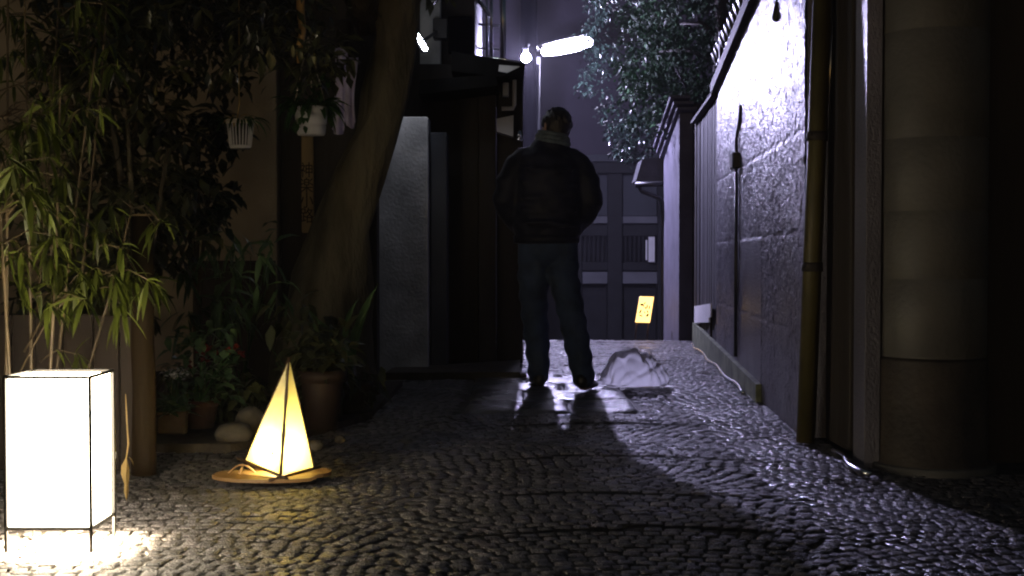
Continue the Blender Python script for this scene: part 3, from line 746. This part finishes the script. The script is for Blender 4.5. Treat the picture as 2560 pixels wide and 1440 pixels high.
bamboo([(110, 0), (130, 0)], [(240, 120), (330, 520)],
       [(200, 690, 285, 690, 10, .3), (240, 700, 330, 690, 12, .25), (270, 690, 372, 700, 12, .35), (250, 720, 300, 760, 7, .1), (170, 330, 205, 270, 4, .2), (220, 640, 300, 620, 5, .5)],
       'bamboo shoot with a drooping bright green tuft left of the wooden post', 10, (180, 420, 500, 720), 4.45)
bamboo([(60, 0), (150, 0)], [(160, -200), (280, -150)],
       [(100, 60, 180, 20, 7, .3), (150, 40, 260, 10, 7, .2), (0, 80, 60, 40, 6, .2)],
       'tall dim bamboo whose long shadowy blades hang in the top left corner', 30, (0, 300, -40, 330), 4.75)

# wooden fence + post, dry leaf
fn_ = thing('board_fence', (-2.0, 4.8, 0), 'low brown board fence behind the bright white lantern', 'fence')
f_ = MB(); x = -2.75
while x < -1.47:
    w = rnd(.09, .12); f_.box(x, min(x + w - .005, -1.462), 4.78 + rnd(0, .004), 4.8, .0, .60 + rnd(-.005, .005)); x += w
f_.obj('boards', M['fencewood'], fn_)
MB().box(-2.75, -1.462, 4.805, 4.835, .48, .53).obj('rail', M['fencewood'], fn_)
po = thing('wooden_post', (P(361, 1190, 4.68).x, 4.68, 0), 'stout round brown wooden post right of the white lantern', 'post')
c = Vector(po.location)
MB().tube([c + Vector((rnd(-.003, .003), 0, z)) for z in (0, .15, .3, .5, .75, .98)], [.047, .045, .044, .043, .043, .042], 18).obj('log', M['postwood'], po)
MB().tube([c + Vector((0, 0, .981)), c + Vector((0, 0, .988))], [.042, .036], 18).obj('end_grain', M['nameplate'], po)
dlf = thing('dry_leaf', P(316, 1250, 4.15), 'curled dry tan leaf dangling on a thread between lantern and post', 'leaf')
sm_ = MB(); sm_.tube([P(314, 985, 4.15), P(318, 1070, 4.15), P(321, 1110, 4.15), P(316, 1145, 4.15)], [.001, .0028, .003, .002], 6)
sm_.obj('stalk', M['dryleaf'], dlf)
lf = MB()
for (dx, sgn) in ((0, 1), (0, -1)):
    pts = [(316, 1142), (303 if sgn < 0 else 322, 1165), (302 if sgn < 0 else 324, 1185), (311 if sgn < 0 else 321, 1210), (310 if sgn < 0 else 322, 1228), (316, 1252)]
    cen = [(316, 1142), (316, 1165), (315, 1185), (316, 1210), (316, 1228), (316, 1253)]
    vs = [P(*p, 4.15 + .012) for p in pts] + [P(*p, 4.15 - .006) for p in cen]
    lf.add(vs, [[i, i + 1, 7 + i, 6 + i] for i in range(5)], True)
lf.leaf(P(322, 1142, 4.15), (.6, 0, -.5), .035, .01, .4, .3, 3)
lf.obj('blade', M['dryleaf'], dlf)
tg = MB().boxpx(262, 290, 1130, 1146, 4.774, .004)
tg.obj('paper_tag', M['paperwhite'], None, None, 'small white paper tag on the fence just right of the lantern', 'tag')

# ------------------------------------------------------------------ hanging baskets, cloths, strip
def fern(mb, c, n, l, w, up=.7):
    for i in range(n):
        a = rnd(0, 2 * math.pi)
        mb.leaf(c + Vector((.05 * math.cos(a), .05 * math.sin(a), 0)), (math.cos(a), math.sin(a), rnd(.1, up * 1.6)), l * rnd(.6, 1.2), w * rnd(.7, 1.2), rnd(.25, .6), .4, 5)
Yb = 6.0
hb = thing('hanging_basket', P(601, 300, Yb), 'white slatted hanging basket, left of the roped pot', 'hanging basket', 'hanging baskets under the leaning tree')
c0 = P(601, 372, Yb); c0.y = Yb; ht = P(0, 300, Yb).z - c0.z
MB().lathe(c0, [(.0, 0), (.048, 0), (.052, .012), (.048, .016)], 24).obj('base_dish', M['plastic'], hb)
sl_ = MB()
for k in range(22):
    a = 2 * math.pi * k / 22
    sl_.tube([c0 + Vector((.05 * math.cos(a), .05 * math.sin(a), .014)), c0 + Vector((.062 * math.cos(a), .062 * math.sin(a), ht - .01))], .004, 5)
sl_.obj('slats', M['plastic'], hb)
MB().lathe(c0, [(.058, ht - .02), (.068, ht - .018), (.07, ht), (.06, ht), (.0, ht - .02)], 24).obj('rim', M['rope'], hb)
MB().lathe(c0, [(.038, .015), (.05, ht - .02), (0, ht - .02)], 16).obj('inner_pot', M['blackmetal'], hb)
fm = MB(); fern(fm, c0 + Vector((0, 0, ht)), 26, .13, .014); fm.obj('plant', M['fern'], hb)
st_ = MB(); st_.tube([c0 + Vector((-.01, -.02, ht)), c0 + Vector((0, -.02, ht + .08)), c0 + Vector((-.005, 0, ht + .14)), c0 + Vector((0, 0, 1.2))], [.004, .003, .003, .002], 6)
for k in range(9): st_.leaf(c0 + Vector((rnd(-.05, .05), -.04, ht + rnd(-.01, .02))), (rnd(-1, 1), -.4, rnd(-.2, .5)), .05, .012, .4)
st_.obj('hanger', M['dryleaf'], hb)
Yb = 6.2
h2 = thing('hanging_basket', P(776, 265, Yb), 'banded pale pot hung from two spread ropes beside the trunk', 'hanging basket', 'hanging baskets under the leaning tree')
c0 = P(778, 338, Yb); ht = P(0, 268, Yb).z - c0.z
MB().lathe(c0, [(0, 0), (.066, 0), (.07, .01), (.074, .045), (.07, .05), (.077, .056), (.08, .1), (.076, .105), (.083, .112), (.084, ht), (.074, ht), (0, ht - .03)], 28).obj('pot', M['plastic'], h2)
rp = MB(); hook = P(770, 92, Yb)
for (px, py, dy) in ((736, 262, 0), (814, 262, 0), (776, 262, .08)):
    q = P(px, py, Yb) + Vector((0, dy, 0)); rp.tube([hook, hook.lerp(q, .5), q], .0035, 6)
rp.obj('ropes', M['rope'], h2)
fm = MB(); fern(fm, c0 + Vector((0, 0, ht)), 70, .16, .03, .9)
for k in range(60):
    fm.leaf(c0 + Vector((rnd(-.09, .09), rnd(-.09, .03), ht + rnd(-.02, .16))), (rnd(-1, 1), rnd(-1, .3), rnd(-.6, .4)), .06, .03, .3, .3, 3)
for k in range(22):
    fm.leaf(c0 + Vector((rnd(-.11, -.01), -.07, rnd(.02, ht))), (rnd(-.6, .6), -.6, rnd(-1, .2)), .05, .024, .3, .3, 3)
fm.obj('plant', M['fern'], h2)
ws = MB()
ws.tube([P(752, -60, 6.35), P(751, 20, 6.35), P(757, 80, 6.35), P(749, 118, 6.35), P(748, 158, 6.35)], [(.018, .02), (.018, .021), (.016, .018), (.016, .018), (.012, .012)], 8)
ws.obj('wooden_strip', M['orangewood'], None, None, 'orange brown wooden strip hanging above the roped pot', 'wooden strip')
cl_ = thing('hanging_cloth', P(862, 60, 7.5), 'pale lavender cloth with two folded tails hanging left of the trunk', 'cloth')
def cloth(mb, x0_, x1_, ytop, ybot, Y, seed):
    nx, nz = 14, 16; vs = []; fs = []
    for j in range(nz + 1):
        v = j / nz
        for i in range(nx + 1):
            u = i / nx
            px = x0_ + (x1_ - x0_) * u + 5 * math.sin(v * 4 + seed)
            yb = ybot + 16 * math.sin(u * 3.1)
            p = P(px, ytop + (yb - ytop) * v, Y)
            p.y += .035 * math.sin(u * 9 + seed) * (.3 + .7 * v)
            vs.append(p)
    for j in range(nz):
        for i in range(nx):
            a = j * (nx + 1) + i; fs.append([a, a + 1, a + nx + 2, a + nx + 1])
    mb.add(vs, fs, True)
a = MB(); cloth(a, 834, 866, 120, 322, 7.5, .4); o = a.obj('tail', M['cloth'], cl_)
b = MB(); cloth(b, 866, 892, 145, 305, 7.46, 2.1); o2 = b.obj('tail', M['cloth'], cl_)
c = MB(); cloth(c, 836, 882, 50, 142, 7.53, 1.1); o3 = c.obj('knot', M['darkwood'], cl_)
for q in (o, o2, o3):
    md = q.modifiers.new('thick', 'SOLIDIFY'); md.thickness = .008
MB().tube([P(868, 148, 7.42), P(874, 168, 7.42)], .007, 8).obj('clip', M['bright'], cl_)

# ------------------------------------------------------------------ ground plants and pots
def pot(px, py, Y, r, h, m, label, plant=None, name='flower_pot', square=False):
    c = P(px, py, Y); c.z = .03
    t = thing(name, c, label, 'plant pot', 'pots at the foot of the brown wall')
    if square:
        b = MB(); b.box(c.x - r, c.x + r, c.y - r * .5, c.y + r * .5, c.z, c.z + h); b.box(c.x - r - .008, c.x + r + .008, c.y - r * .5 - .008, c.y + r * .5 + .008, c.z + h * .86, c.z + h + .004)
        b.obj('body', m, t)
    else:
        pb = MB().lathe(c, [(0, 0), (r * .7, 0), (r * .95, h * .8), (r * .95, h * .88), (0, h * .9)], 22).obj('body', m, t)
        MB().lathe(c, [(r * .96, h * .8), (r * 1.08, h * .8), (r * 1.1, h), (r * .96, h), (r * .96, h * .8)], 22).obj('rim', m, pb)
    return t, c + Vector((0, 0, h * .92))
t, c = pot(432, 1100, 5.55, .062, .10, M['palepot'], 'small pale square pot, first right of the wooden post', square=True)
l_ = MB()
for k in range(60): l_.leaf(c + Vector((rnd(-.06, .06), rnd(-.04, .04), rnd(0, .03))), (rnd(-1, 1), rnd(-1, 1), rnd(.2, 1.3)), rnd(.06, .12), .03, .3, .3, 3)
l_.obj('leaves', M['leafbroad'], t)
w_ = MB()
for k in range(34):
    q = P(rnd(400, 468), rnd(922, 948), 5.5); w_.leaf(q, (rnd(-1, 1), rnd(-1, .2), rnd(-.3, 1)), .024, .02, .1, .2, 2)
w_.obj('blossoms', M['white'], t)
s_ = MB()
for px in (412, 428, 445, 460): s_.tube([c + Vector((rnd(-.03, .03), 0, 0)), P(px, 935, 5.5)], .002, 5)
s_.obj('stems', M['fern'], t)
t, c = pot(502, 1095, 5.75, .085, .13, M['terracotta'], 'round reddish terracotta pot holding a plant with red blooms')
l_ = MB(); r_ = MB(); s_ = MB()
for k in range(150): l_.leaf(c + Vector((rnd(-.14, .16), rnd(-.1, .1), rnd(0, .36))), (rnd(-1, 1), rnd(-1, 1), rnd(-.5, .8)), rnd(.05, .10), .04, .3, .3, 3)
for (px, py) in ((500, 880), (520, 870), (540, 890), (575, 876), (590, 872), (470, 912), (600, 885), (512, 898)):
    q = P(px, py, 5.7); s_.tube([c, c.lerp(q, .6) + Vector((0, 0, .02)), q], .0025, 5)
    for k in range(16): r_.leaf(q, (rnd(-1, 1), rnd(-1, 1), rnd(-.4, 1)), .03, .02, .1, .2, 2)
l_.obj('leaves', M['leafbroad'], t); r_.obj('blossoms', M['red'], t); s_.obj('stems', M['fern'], t)
t, c = pot(880, 1010, 6.3, .10, .16, M['soil'], 'dark pot with broad upright leaves in front of the pale pillar')
l_ = MB()
for (px, py, ex, ey, w) in ((880, 800, 945, 712, .06), (860, 830, 930, 760, .045), (840, 800, 900, 745, .04), (800, 830, 770, 770, .05), (850, 860, 800, 800, .045), (870, 850, 905, 806, .035), (840, 900, 820, 860, .035)):
    a = c + Vector((rnd(-.03, .03), rnd(-.03, .03), 0)); e = P(ex, ey, 6.2); m_ = P(px, py, 6.25)
    n_ = 8; line = [a * (1 - u) ** 2 + m_ * 2 * u * (1 - u) + e * u * u for u in [i / n_ for i in range(n_ + 1)]]
    vs = []
    sd = Vector((.75, .45, .35)).normalized()
    for i, p in enumerate(line):
        ww = w * (math.sin(math.pi * (i / n_) ** 1.3) * .5 + .02)
        vs += [p - sd * ww + Vector((0, -.01, 0)), p.copy(), p + sd * ww + Vector((0, -.01, 0))]
    l_.add(vs, [f for i in range(n_) for f in ([i * 3, i * 3 + 1, i * 3 + 4, i * 3 + 3], [i * 3 + 1, i * 3 + 2, i * 3 + 5, i * 3 + 4])], True)
l_.obj('leaves', M['leafbroad'], t)
t, c = pot(806, 1085, 5.75, .105, .27, M['darkred'], 'large dark reddish pot right behind the sail lantern')
l_ = MB()
for k in range(110): l_.leaf(c + Vector((rnd(-.12, .12), rnd(-.1, .1), rnd(0, .22))), (rnd(-1, 1), rnd(-1, 1), rnd(-.3, 1.2)), rnd(.07, .13), .035, .3, .3, 3)
l_.obj('leaves', M['leafdark'], t)
def understory(px, Y, region, n, label, m, l=.13, w=.035, clumps=14):
    c = P(px, 0, Y); c.z = .03
    t = thing('leafy_plant', c, label, 'plant', 'plants growing in the bed by the brown wall')
    s_ = MB(); f_ = MB()
    cloud(f_, n, region, Y - .3, Y + .3, l, w, clumps=clumps, cr=.12, seg=3, droop=.3)
    for k in range(6): s_.tube([c + Vector((rnd(-.05, .05), rnd(-.05, .05), 0)), P(rnd(region[0], region[1]), rnd(region[2], region[3]), Y)], [.006, .002], 5)
    s_.obj('stems', M['fern'], t); f_.obj('leaves', m, t)
understory(600, 6.6, (470, 680, 600, 820), 200, 'dim leafy plant below the hanging baskets, in front of the wall', M['leafbroad'], .16, .03)
understory(480, 6.1, (400, 620, 930, 1040), 420, 'low dark leafy plant spreading over the pots right of the post', M['leafdark'], .07, .04)
understory(760, 6.4, (640, 900, 780, 1060), 460, 'dark bushy plant at the tree base behind the sail lantern', M['leafdark'], .12, .045)
for (px, py, Y, s3, lab) in ((585, 1072, 5.35, (.085, .07, .05), 'wide pale stone just left of the sail lantern'), (625, 1045, 5.6, (.07, .06, .075), 'taller tan stone behind the wide pale stone'),
                              (790, 1112, 5.3, (.032, .03, .025), 'small pale stone right of the sail lantern'), (850, 1098, 5.5, (.024, .02, .02), 'tiny grey stone in the shade below the broad leaves'),
                              (1306, 941, 8.45, (.03, .025, .02), 'tiny pinkish stone by the man\'s left shoe')):  # last stone is added, standing in for a highlight at the shoe heel
    c = P(px, py, Y); c.z = s3[2] * .55 + (.03 if px < 700 else 0)
    b = MB(); b.ball(c, s3, 12, 8, .09)
    b.obj('stone', M['stone'], None, None, lab, 'stone', 'loose stones along the lane edge')
stp = MB().prism([(P(960, 0, 8.35).x, 8.35, -.01), (P(1300, 0, 8.35).x, 8.4, -.01), (P(1300, 0, 9.4).x, 9.4, -.01), (P(980, 0, 8.75).x, 8.75, -.01)], (0, 0, .05))
stp.obj('stone_step', M['stonebase'], None, None, 'low dark stone step in front of the timber house and gate pillar', 'step')

# ------------------------------------------------------------------ plastic bag
bc = G(1582, 966)
pn = []
for i in range(46):
    d = Vector((random.gauss(0, 1), random.gauss(0, 1), random.gauss(.1, .8))).normalized(); pn.append((d, rnd(.80, 1.06)))
bm = bmesh.new(); bmesh.ops.create_icosphere(bm, subdivisions=6, radius=1)
for v in bm.verts:
    d = v.co.normalized()
    rr = sorted(h / max(.15, d.dot(n)) for n, h in pn if d.dot(n) > .15)
    r_ = -math.log(sum(math.exp(-28 * q) for q in rr[:5])) / 28
    r_ += .05 * (abs(math.sin(d.x * 5 + 3 * d.z + 1.7 * math.sin(d.y * 4))) - .6) + .03 * (abs(math.sin(9 * d.z - 6 * d.x + 2 * math.sin(d.x * 6))) - .6) + .022 * math.sin(d.x * 13 + 4 * d.z) * math.sin(d.y * 11 + d.x * 5) - .05 * max(0, math.sin(d.x * 5 + 2.2 * d.y + 1.1)) ** 10 - .04 * max(0, math.sin(d.z * 7 - 4 * d.x)) ** 8 - .035 * max(0, math.sin(8 * d.x + 6 * d.z + 1)) ** 6
    q = d * r_
    x = q.x * .235; y = q.y * .16; z = q.z
    z = z * .245 if z > 0 else z * .03
    if q.x < -.45: z *= max(.35, 1 + (q.x + .45) * 1.1); x -= .02
    v.co = Vector((bc.x + x + .02 * q.z, bc.y + y, max(.006, z + .02)))
bm.normal_update()
for f in bm.faces: f.smooth = True
bmesh.ops.delete(bm, geom=[f for f in bm.faces if f.calc_center_median().y > bc.y - .015], context='FACES')   # the mouth of the bag gapes away up the lane
me = bpy.data.meshes.new('plastic_bag'); bm.to_mesh(me); bm.free(); me.materials.append(M['bag'])
o = bpy.data.objects.new('plastic_bag', me); COL.objects.link(o)
tag(o, 'crumpled translucent white plastic bag lying beside the man\'s right shoe', 'bag')

# ------------------------------------------------------------------ right tree behind awning
rt = thing('evergreen_tree', (2.25, 13.1, gz(13.1)), 'evergreen tree with glittering leaves overhanging beside the street lamp', 'tree')
tk = MB(); b0 = Vector(rt.location)
tk.tube([b0, b0 + Vector((.03, 0, 1.5)), b0 + Vector((-.05, 0, 2.6)), b0 + Vector((-.02, 0, 5))], [.12, .10, .09, .05], 12)
for (px, py, Y) in ((1640, 130, 13.4), (1640, 340, 13.6), (1700, 60, 13.2), (1800, 40, 13.0)):
    q = P(px, py, Y); a = b0 + Vector((-.03, 0, max(1.8, min(4.6, q.z - gz(13.1) - .2))))
    tk.tube([a, a.lerp(q, .5) + Vector((0, 0, .10)), q], [.04, .025, .008], 7)
tk.obj('trunk', M['darkwood'], rt)
bh = MB().tube([P(1690, 170, 12.3), P(1712, 215, 12.3), P(1722, 262, 12.3)], [.010, .009, .008], 6); bh.obj('bare_branch', M['greywood'], rt)
rl_ = MB()
def keepi(px, py): return px > 1600 + 25 * math.sin(py * .05) and (py < 275 or px > 1640)
cloud(rl_, 7000, (1560, 1960, -260, 330), 13.4, 14.3, .095, .055, keepi, clumps=170, cr=.22)
def keepm(px, py):
    if py < 0: return px > 1500
    return px > 1540 + 30 * math.sin(py * .035) and (py < 300 or px > 1600)
cloud(rl_, 17000, (1480, 1960, -260, 330), 12.7, 13.7, .055, .03, keepm, clumps=300, cr=.24)
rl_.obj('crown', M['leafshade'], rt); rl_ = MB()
def keep2(px, py): return (px - 1585) ** 2 / 62 ** 2 + (py - 345) ** 2 / 62 ** 2 < 1
cloud(rl_, 1500, (1520, 1650, 280, 410), 14.5, 15.2, .055, .030, keep2, clumps=34, cr=.12)
def keep3(px, py): return abs(px - (1492 + 12 * math.sin(py * .05) + max(0, py - 225) * .62)) < 30
cloud(rl_, 1500, (1450, 1580, -40, 330), 14.5, 15.3, .055, .028, keep3, clumps=46, cr=.14)
rl_.obj('outer_sprays', M['leafglossy'], rt)

# ------------------------------------------------------------------ person
pr = thing('person', (.22, 7.6, 0), 'man seen from behind in a dark jacket and jeans, walking up the lane', 'person')
O = Vector((.22, 7.6, 0))
def L(*a): return O + Vector(a)
hd_c = L(.05, .045, 1.612)
ang = math.radians(28)       # head turned to his left
hx = Vector((math.cos(ang), math.sin(ang), 0)); hy = Vector((-math.sin(ang), math.cos(ang), 0)); hz = Vector((.02, .30, 1)).normalized()
hy = (hy - hz * hy.dot(hz)).normalized(); hx = hy.cross(hz).normalized()
def H(a, b, c): return hd_c + hx * a + hy * b + hz * c
body = MB()
body.tube([H(0, -.01, -.115), H(0, .0, -.1), H(0, .012, -.07), H(0, .01, -.02), H(0, 0, .04), H(0, -.005, .085), H(0, -.008, .108), H(0, -.01, .116)],
          [(.03, .03), (.06, .05), (.082, .064), (.097, .075), (.1, .078), (.075, .06), (.04, .035), (.01, .01)], 20, ref=hy)
body.capsule([H(0, .085, .01), H(0, .112, -.022)], [.009, .014], 10)                    # nose
body.capsule([H(-.022, .083, -.055), H(.022, .083, -.055)], [.007, .007], 8)           # mouth
for sx in (-1, 1):
    body.ball(H(sx * .031, .079, .012), .013, 10, 8)                                     # eyes
    body.capsule([H(sx * .078, -.008, .022), H(sx * .083, -.014, 0), H(sx * .078, -.006, -.03)], [(.014, .006), (.018, .007), (.010, .006)], 10)  # ears
body.capsule([L(.02, .0, 1.44), L(.03, .01, 1.5), H(0, -.01, -.07)], [.062, .056, .054], 16)
body.capsule([L(0, 0, .95), L(0, 0, 1.1), L(0, 0, 1.28), L(0, 0, 1.4)], [(.10, .15), (.095, .14), (.105, .165), (.075, .14)], 18)
arms = {}
for sx in (-1, 1):
    shd = L(sx * .17, 0, 1.42); elb = L(sx * .268, -.05, 1.14); wr = L(sx * .165, .125, .99)
    arms[sx] = (shd, elb, wr)
    body.capsule([shd, shd.lerp(elb, .5), elb], [.052, .046, .04], 14)
    body.capsule([elb, elb.lerp(wr, .5), wr], [.04, .034, .026], 14)
    dv = (wr - elb).normalized(); pc = wr + dv * .05
    body.capsule([wr, pc], [(.02, .027), (.016, .038)], 12, ref=(0, 0, 1))
    sidev = Vector((0, 0, 1)); fwd = dv
    for k, ln in enumerate((.065, .075, .07, .055)):
        b_ = pc + Vector((0, 0, .028 - .0185 * k)) + fwd * .02
        k1 = b_ + fwd * ln * .45; k2 = k1 + (fwd * .6 + Vector((-sx * .6, -.35, 0))).normalized() * ln * .4
        k3 = k2 + Vector((-sx * .3, -.7, 0)).normalized() * ln * .25
        body.capsule([b_, k1, k2, k3], [.0095, .0088, .0082, .0075], 8)
    tb = wr + fwd * .02 + Vector((0, 0, .026))
    body.capsule([tb, tb + fwd * .03 + Vector((0, 0, .022)), tb + fwd * .06 + Vector((0, 0, .02))], [.011, .0095, .008], 8)
legs = {-1: [L(-.085, 0, .93), L(-.09, .04, .70), L(-.08, .13, .47), L(-.058, .21, .25), L(-.05, .25, .085)],
        1: [L(.085, 0, .93), L(.097, -.0, .70), L(.145, -.03, .47), L(.185, -.10, .25), L(.212, -.165, .10)]}
toes = {-1: Vector((-.12, 1, 0)), 1: Vector((.35, 1, 0))}
for sx, pts in legs.items():
    body.capsule(pts, [.085, .075, .055, .05, .038], 16)
    tv = toes[sx].normalized(); an = pts[-1]
    body.capsule([an + Vector((0, 0, -.04)) - tv * .03, an + tv * .08 + Vector((0, 0, -.05)), an + tv * .17 + Vector((0, 0, -.055))], [(.03, .035), (.03, .04), (.02, .03)], 12)
bo = body.obj('body', M['skin'], pr); bake(bo, .0065, 2)
# jacket
jk = MB()
jk.tube([L(-.008, 0, .925), L(-.008, 0, .94), L(-.006, 0, .975), L(0, -.005, 1.06), L(0, -.012, 1.18), L(0, -.015, 1.32), L(.0, -.012, 1.42), L(.012, 0, 1.47), L(.025, -.005, 1.525), L(.03, .0, 1.548), L(.03, .0, 1.552)],
        [(.08, .13), (.14, .198), (.147, .205), (.165, .225), (.172, .23), (.165, .222), (.13, .19), (.10, .135), (.088, .10), (.082, .094), (.03, .04)], 28)
for sx in (-1, 1):
    shd, elb, wr = arms[sx]
    jk.capsule([shd + Vector((-sx * .03, 0, -.0)), shd + Vector((sx * .01, -.005, -.03)), shd.lerp(elb, .5) + Vector((sx * .02, -.01, 0)), elb + Vector((sx * .0, 0, .02)), elb.lerp(wr, .25), elb.lerp(wr, .6), wr], [.078, .084, .08, .074, .07, .062, .05], 18)
# padded folds
for k, z in enumerate((1.02, 1.1, 1.185, 1.27, 1.35)):
    jk.tube([L(-.19 + .38 * t, -.15 - .025 * math.sin(math.pi * t) + .012 * (k % 2), z + .012 * math.sin(t * 5 + k * 2)) for t in [i / 8 for i in range(9)]], [.006 + .012 * math.sin(math.pi * i / 8) for i in range(9)], 10)
jo = jk.obj('jacket', M['jacket'], pr); bake(jo, .011, 9)
for v in jo.data.vertices:
    q = v.co; k = .003 * math.sin(q.z * 62 + 3.5 * math.sin(q.x * 16)) * math.sin(q.x * 9 + q.z * 7) + .002 * math.sin(q.x * 50 + q.z * 38)
    v.co += (q - L(0, 0, q.z)).normalized() * k
cb = MB()
cb.tube([L(-.008, 0, .905), L(-.008, 0, .91), L(-.008, 0, .955), L(-.008, 0, .96)], [(.125, .18), (.148, .202), (.152, .206), (.13, .19)], 30)
cbo = cb.obj('waistband', M['jacket'], pr)
sc = MB()
for (z, r_, rr) in ((1.53, .088, .02), (1.557, .084, .019), (1.58, .076, .014)):
    pts = [L(.03 + r_ * 1.06 * math.cos(a), .01 + r_ * math.sin(a), z + .016 * math.cos(a - 2.6)) for a in [2 * math.pi * i / 20 for i in range(21)]]
    sc.tube(pts, rr, 10, cap=False)
sc.obj('scarf', M['scarf'], pr)
hr = MB()
hr.tube([H(0, -.055, -.085), H(0, -.045, -.06), H(0, -.03, -.02), H(0, -.018, .03), H(0, -.012, .075), H(0, -.012, .108), H(0, -.012, .125), H(0, -.012, .13)],
        [(.03, .03), (.05, .058), (.075, .082), (.094, .088), (.092, .08), (.062, .056), (.03, .03), (.008, .008)], 24, ref=hy)
for k in range(90):
    a = rnd(0, 2 * math.pi); e = rnd(.1, 1.3)
    p = H(.09 * math.cos(a) * math.cos(e), -.012 + .095 * math.sin(a) * math.cos(e), .02 + .11 * math.sin(e))
    hr.capsule([p, p + (hz * -.03 + hy * -.01 + hx * rnd(-.012, .012))], [.011, .006], 6)
ho = hr.obj('hair', M['hair'], pr); bake(ho, .006, 1)
tr_ = MB()
tr_.capsule([L(0, 0, .88), L(0, 0, .98)], [(.12, .165), (.115, .165)], 22)
for sx, pts in legs.items():
    tr_.capsule([p for p in pts[:-1]] + [pts[-1] + Vector((0, 0, -.005))], [(.105, .1), (.1, .096), (.085, .084), (.08, .078), (.07, .068)], 18)
to_ = tr_.obj('trousers', M['jeans'], pr); bake(to_, .010, 3)
for v in to_.data.vertices:
    q = v.co
    if q.z < .8: v.co += Vector((.005 * math.sin(q.z * 55 + q.y * 12), -.006 * math.sin(q.z * 48 + q.x * 20), 0))
for sx, pts in legs.items():
    tv = toes[sx].normalized(); an = pts[-1]; z0_ = an.z - .085
    s_ = MB()
    lift = .018 if sx > 0 else 0
    s_.capsule([an - tv * .045 + Vector((0, 0, -.035 + lift)), an + tv * .03 + Vector((0, 0, -.028 + lift * .4)), an + tv * .12 + Vector((0, 0, -.052)), an + tv * .19 + Vector((0, 0, -.06))], [(.048, .042), (.05, .046), (.032, .05), (.022, .042)], 16, ref=(0, 0, 1))
    so = s_.obj('shoe', M['shoe'], pr); bake(so, .007, 2)
    for v in so.data.vertices: v.co.z = max(v.co.z, .004)

# ------------------------------------------------------------------ thin mist added to glow round the lamps and lift the blacks
hm = bpy.data.materials.new('glow_mist'); hm.use_nodes = True; nt = hm.node_tree
nt.nodes.remove(nt.nodes['Principled BSDF']); v = nt.nodes.new('ShaderNodeVolumePrincipled')
v.inputs['Color'].default_value = (.88, .86, .96, 1); v.inputs['Density'].default_value = .0014
nt.links.new(v.outputs['Volume'], nt.nodes['Material Output'].inputs['Volume'])
MB().box(-26, 26, -13.5, 36, -2.9, 9.6).obj('haze', hm, kind='stuff')
# ------------------------------------------------------------------ world
w = bpy.data.worlds.new('World'); S.world = w; w.use_nodes = True
sky = w.node_tree.nodes.new('ShaderNodeTexSky'); sky.sky_type = 'NISHITA'; sky.sun_disc = False
sky.sun_elevation = math.radians(8); sky.sun_rotation = math.radians(200)
bg = w.node_tree.nodes['Background']; w.node_tree.links.new(sky.outputs['Color'], bg.inputs['Color']); bg.inputs['Strength'].default_value = .014
# ------------------------------------------------------------------ render settings
S.view_settings.view_transform = 'Standard'; S.view_settings.look = 'None'; S.view_settings.exposure = 0; S.view_settings.gamma = 1
S.render.engine = 'CYCLES'
c = S.cycles; c.use_denoising = True; c.max_bounces = 6; c.diffuse_bounces = 3; c.glossy_bounces = 3; c.transmission_bounces = 3; c.transparent_max_bounces = 6
c.pixel_filter_type = 'BLACKMAN_HARRIS'; c.filter_width = 2.1
c.sample_clamp_indirect = 3.0; c.sample_clamp_direct = 0; c.caustics_reflective = False; c.caustics_refractive = False; c.use_light_tree = True
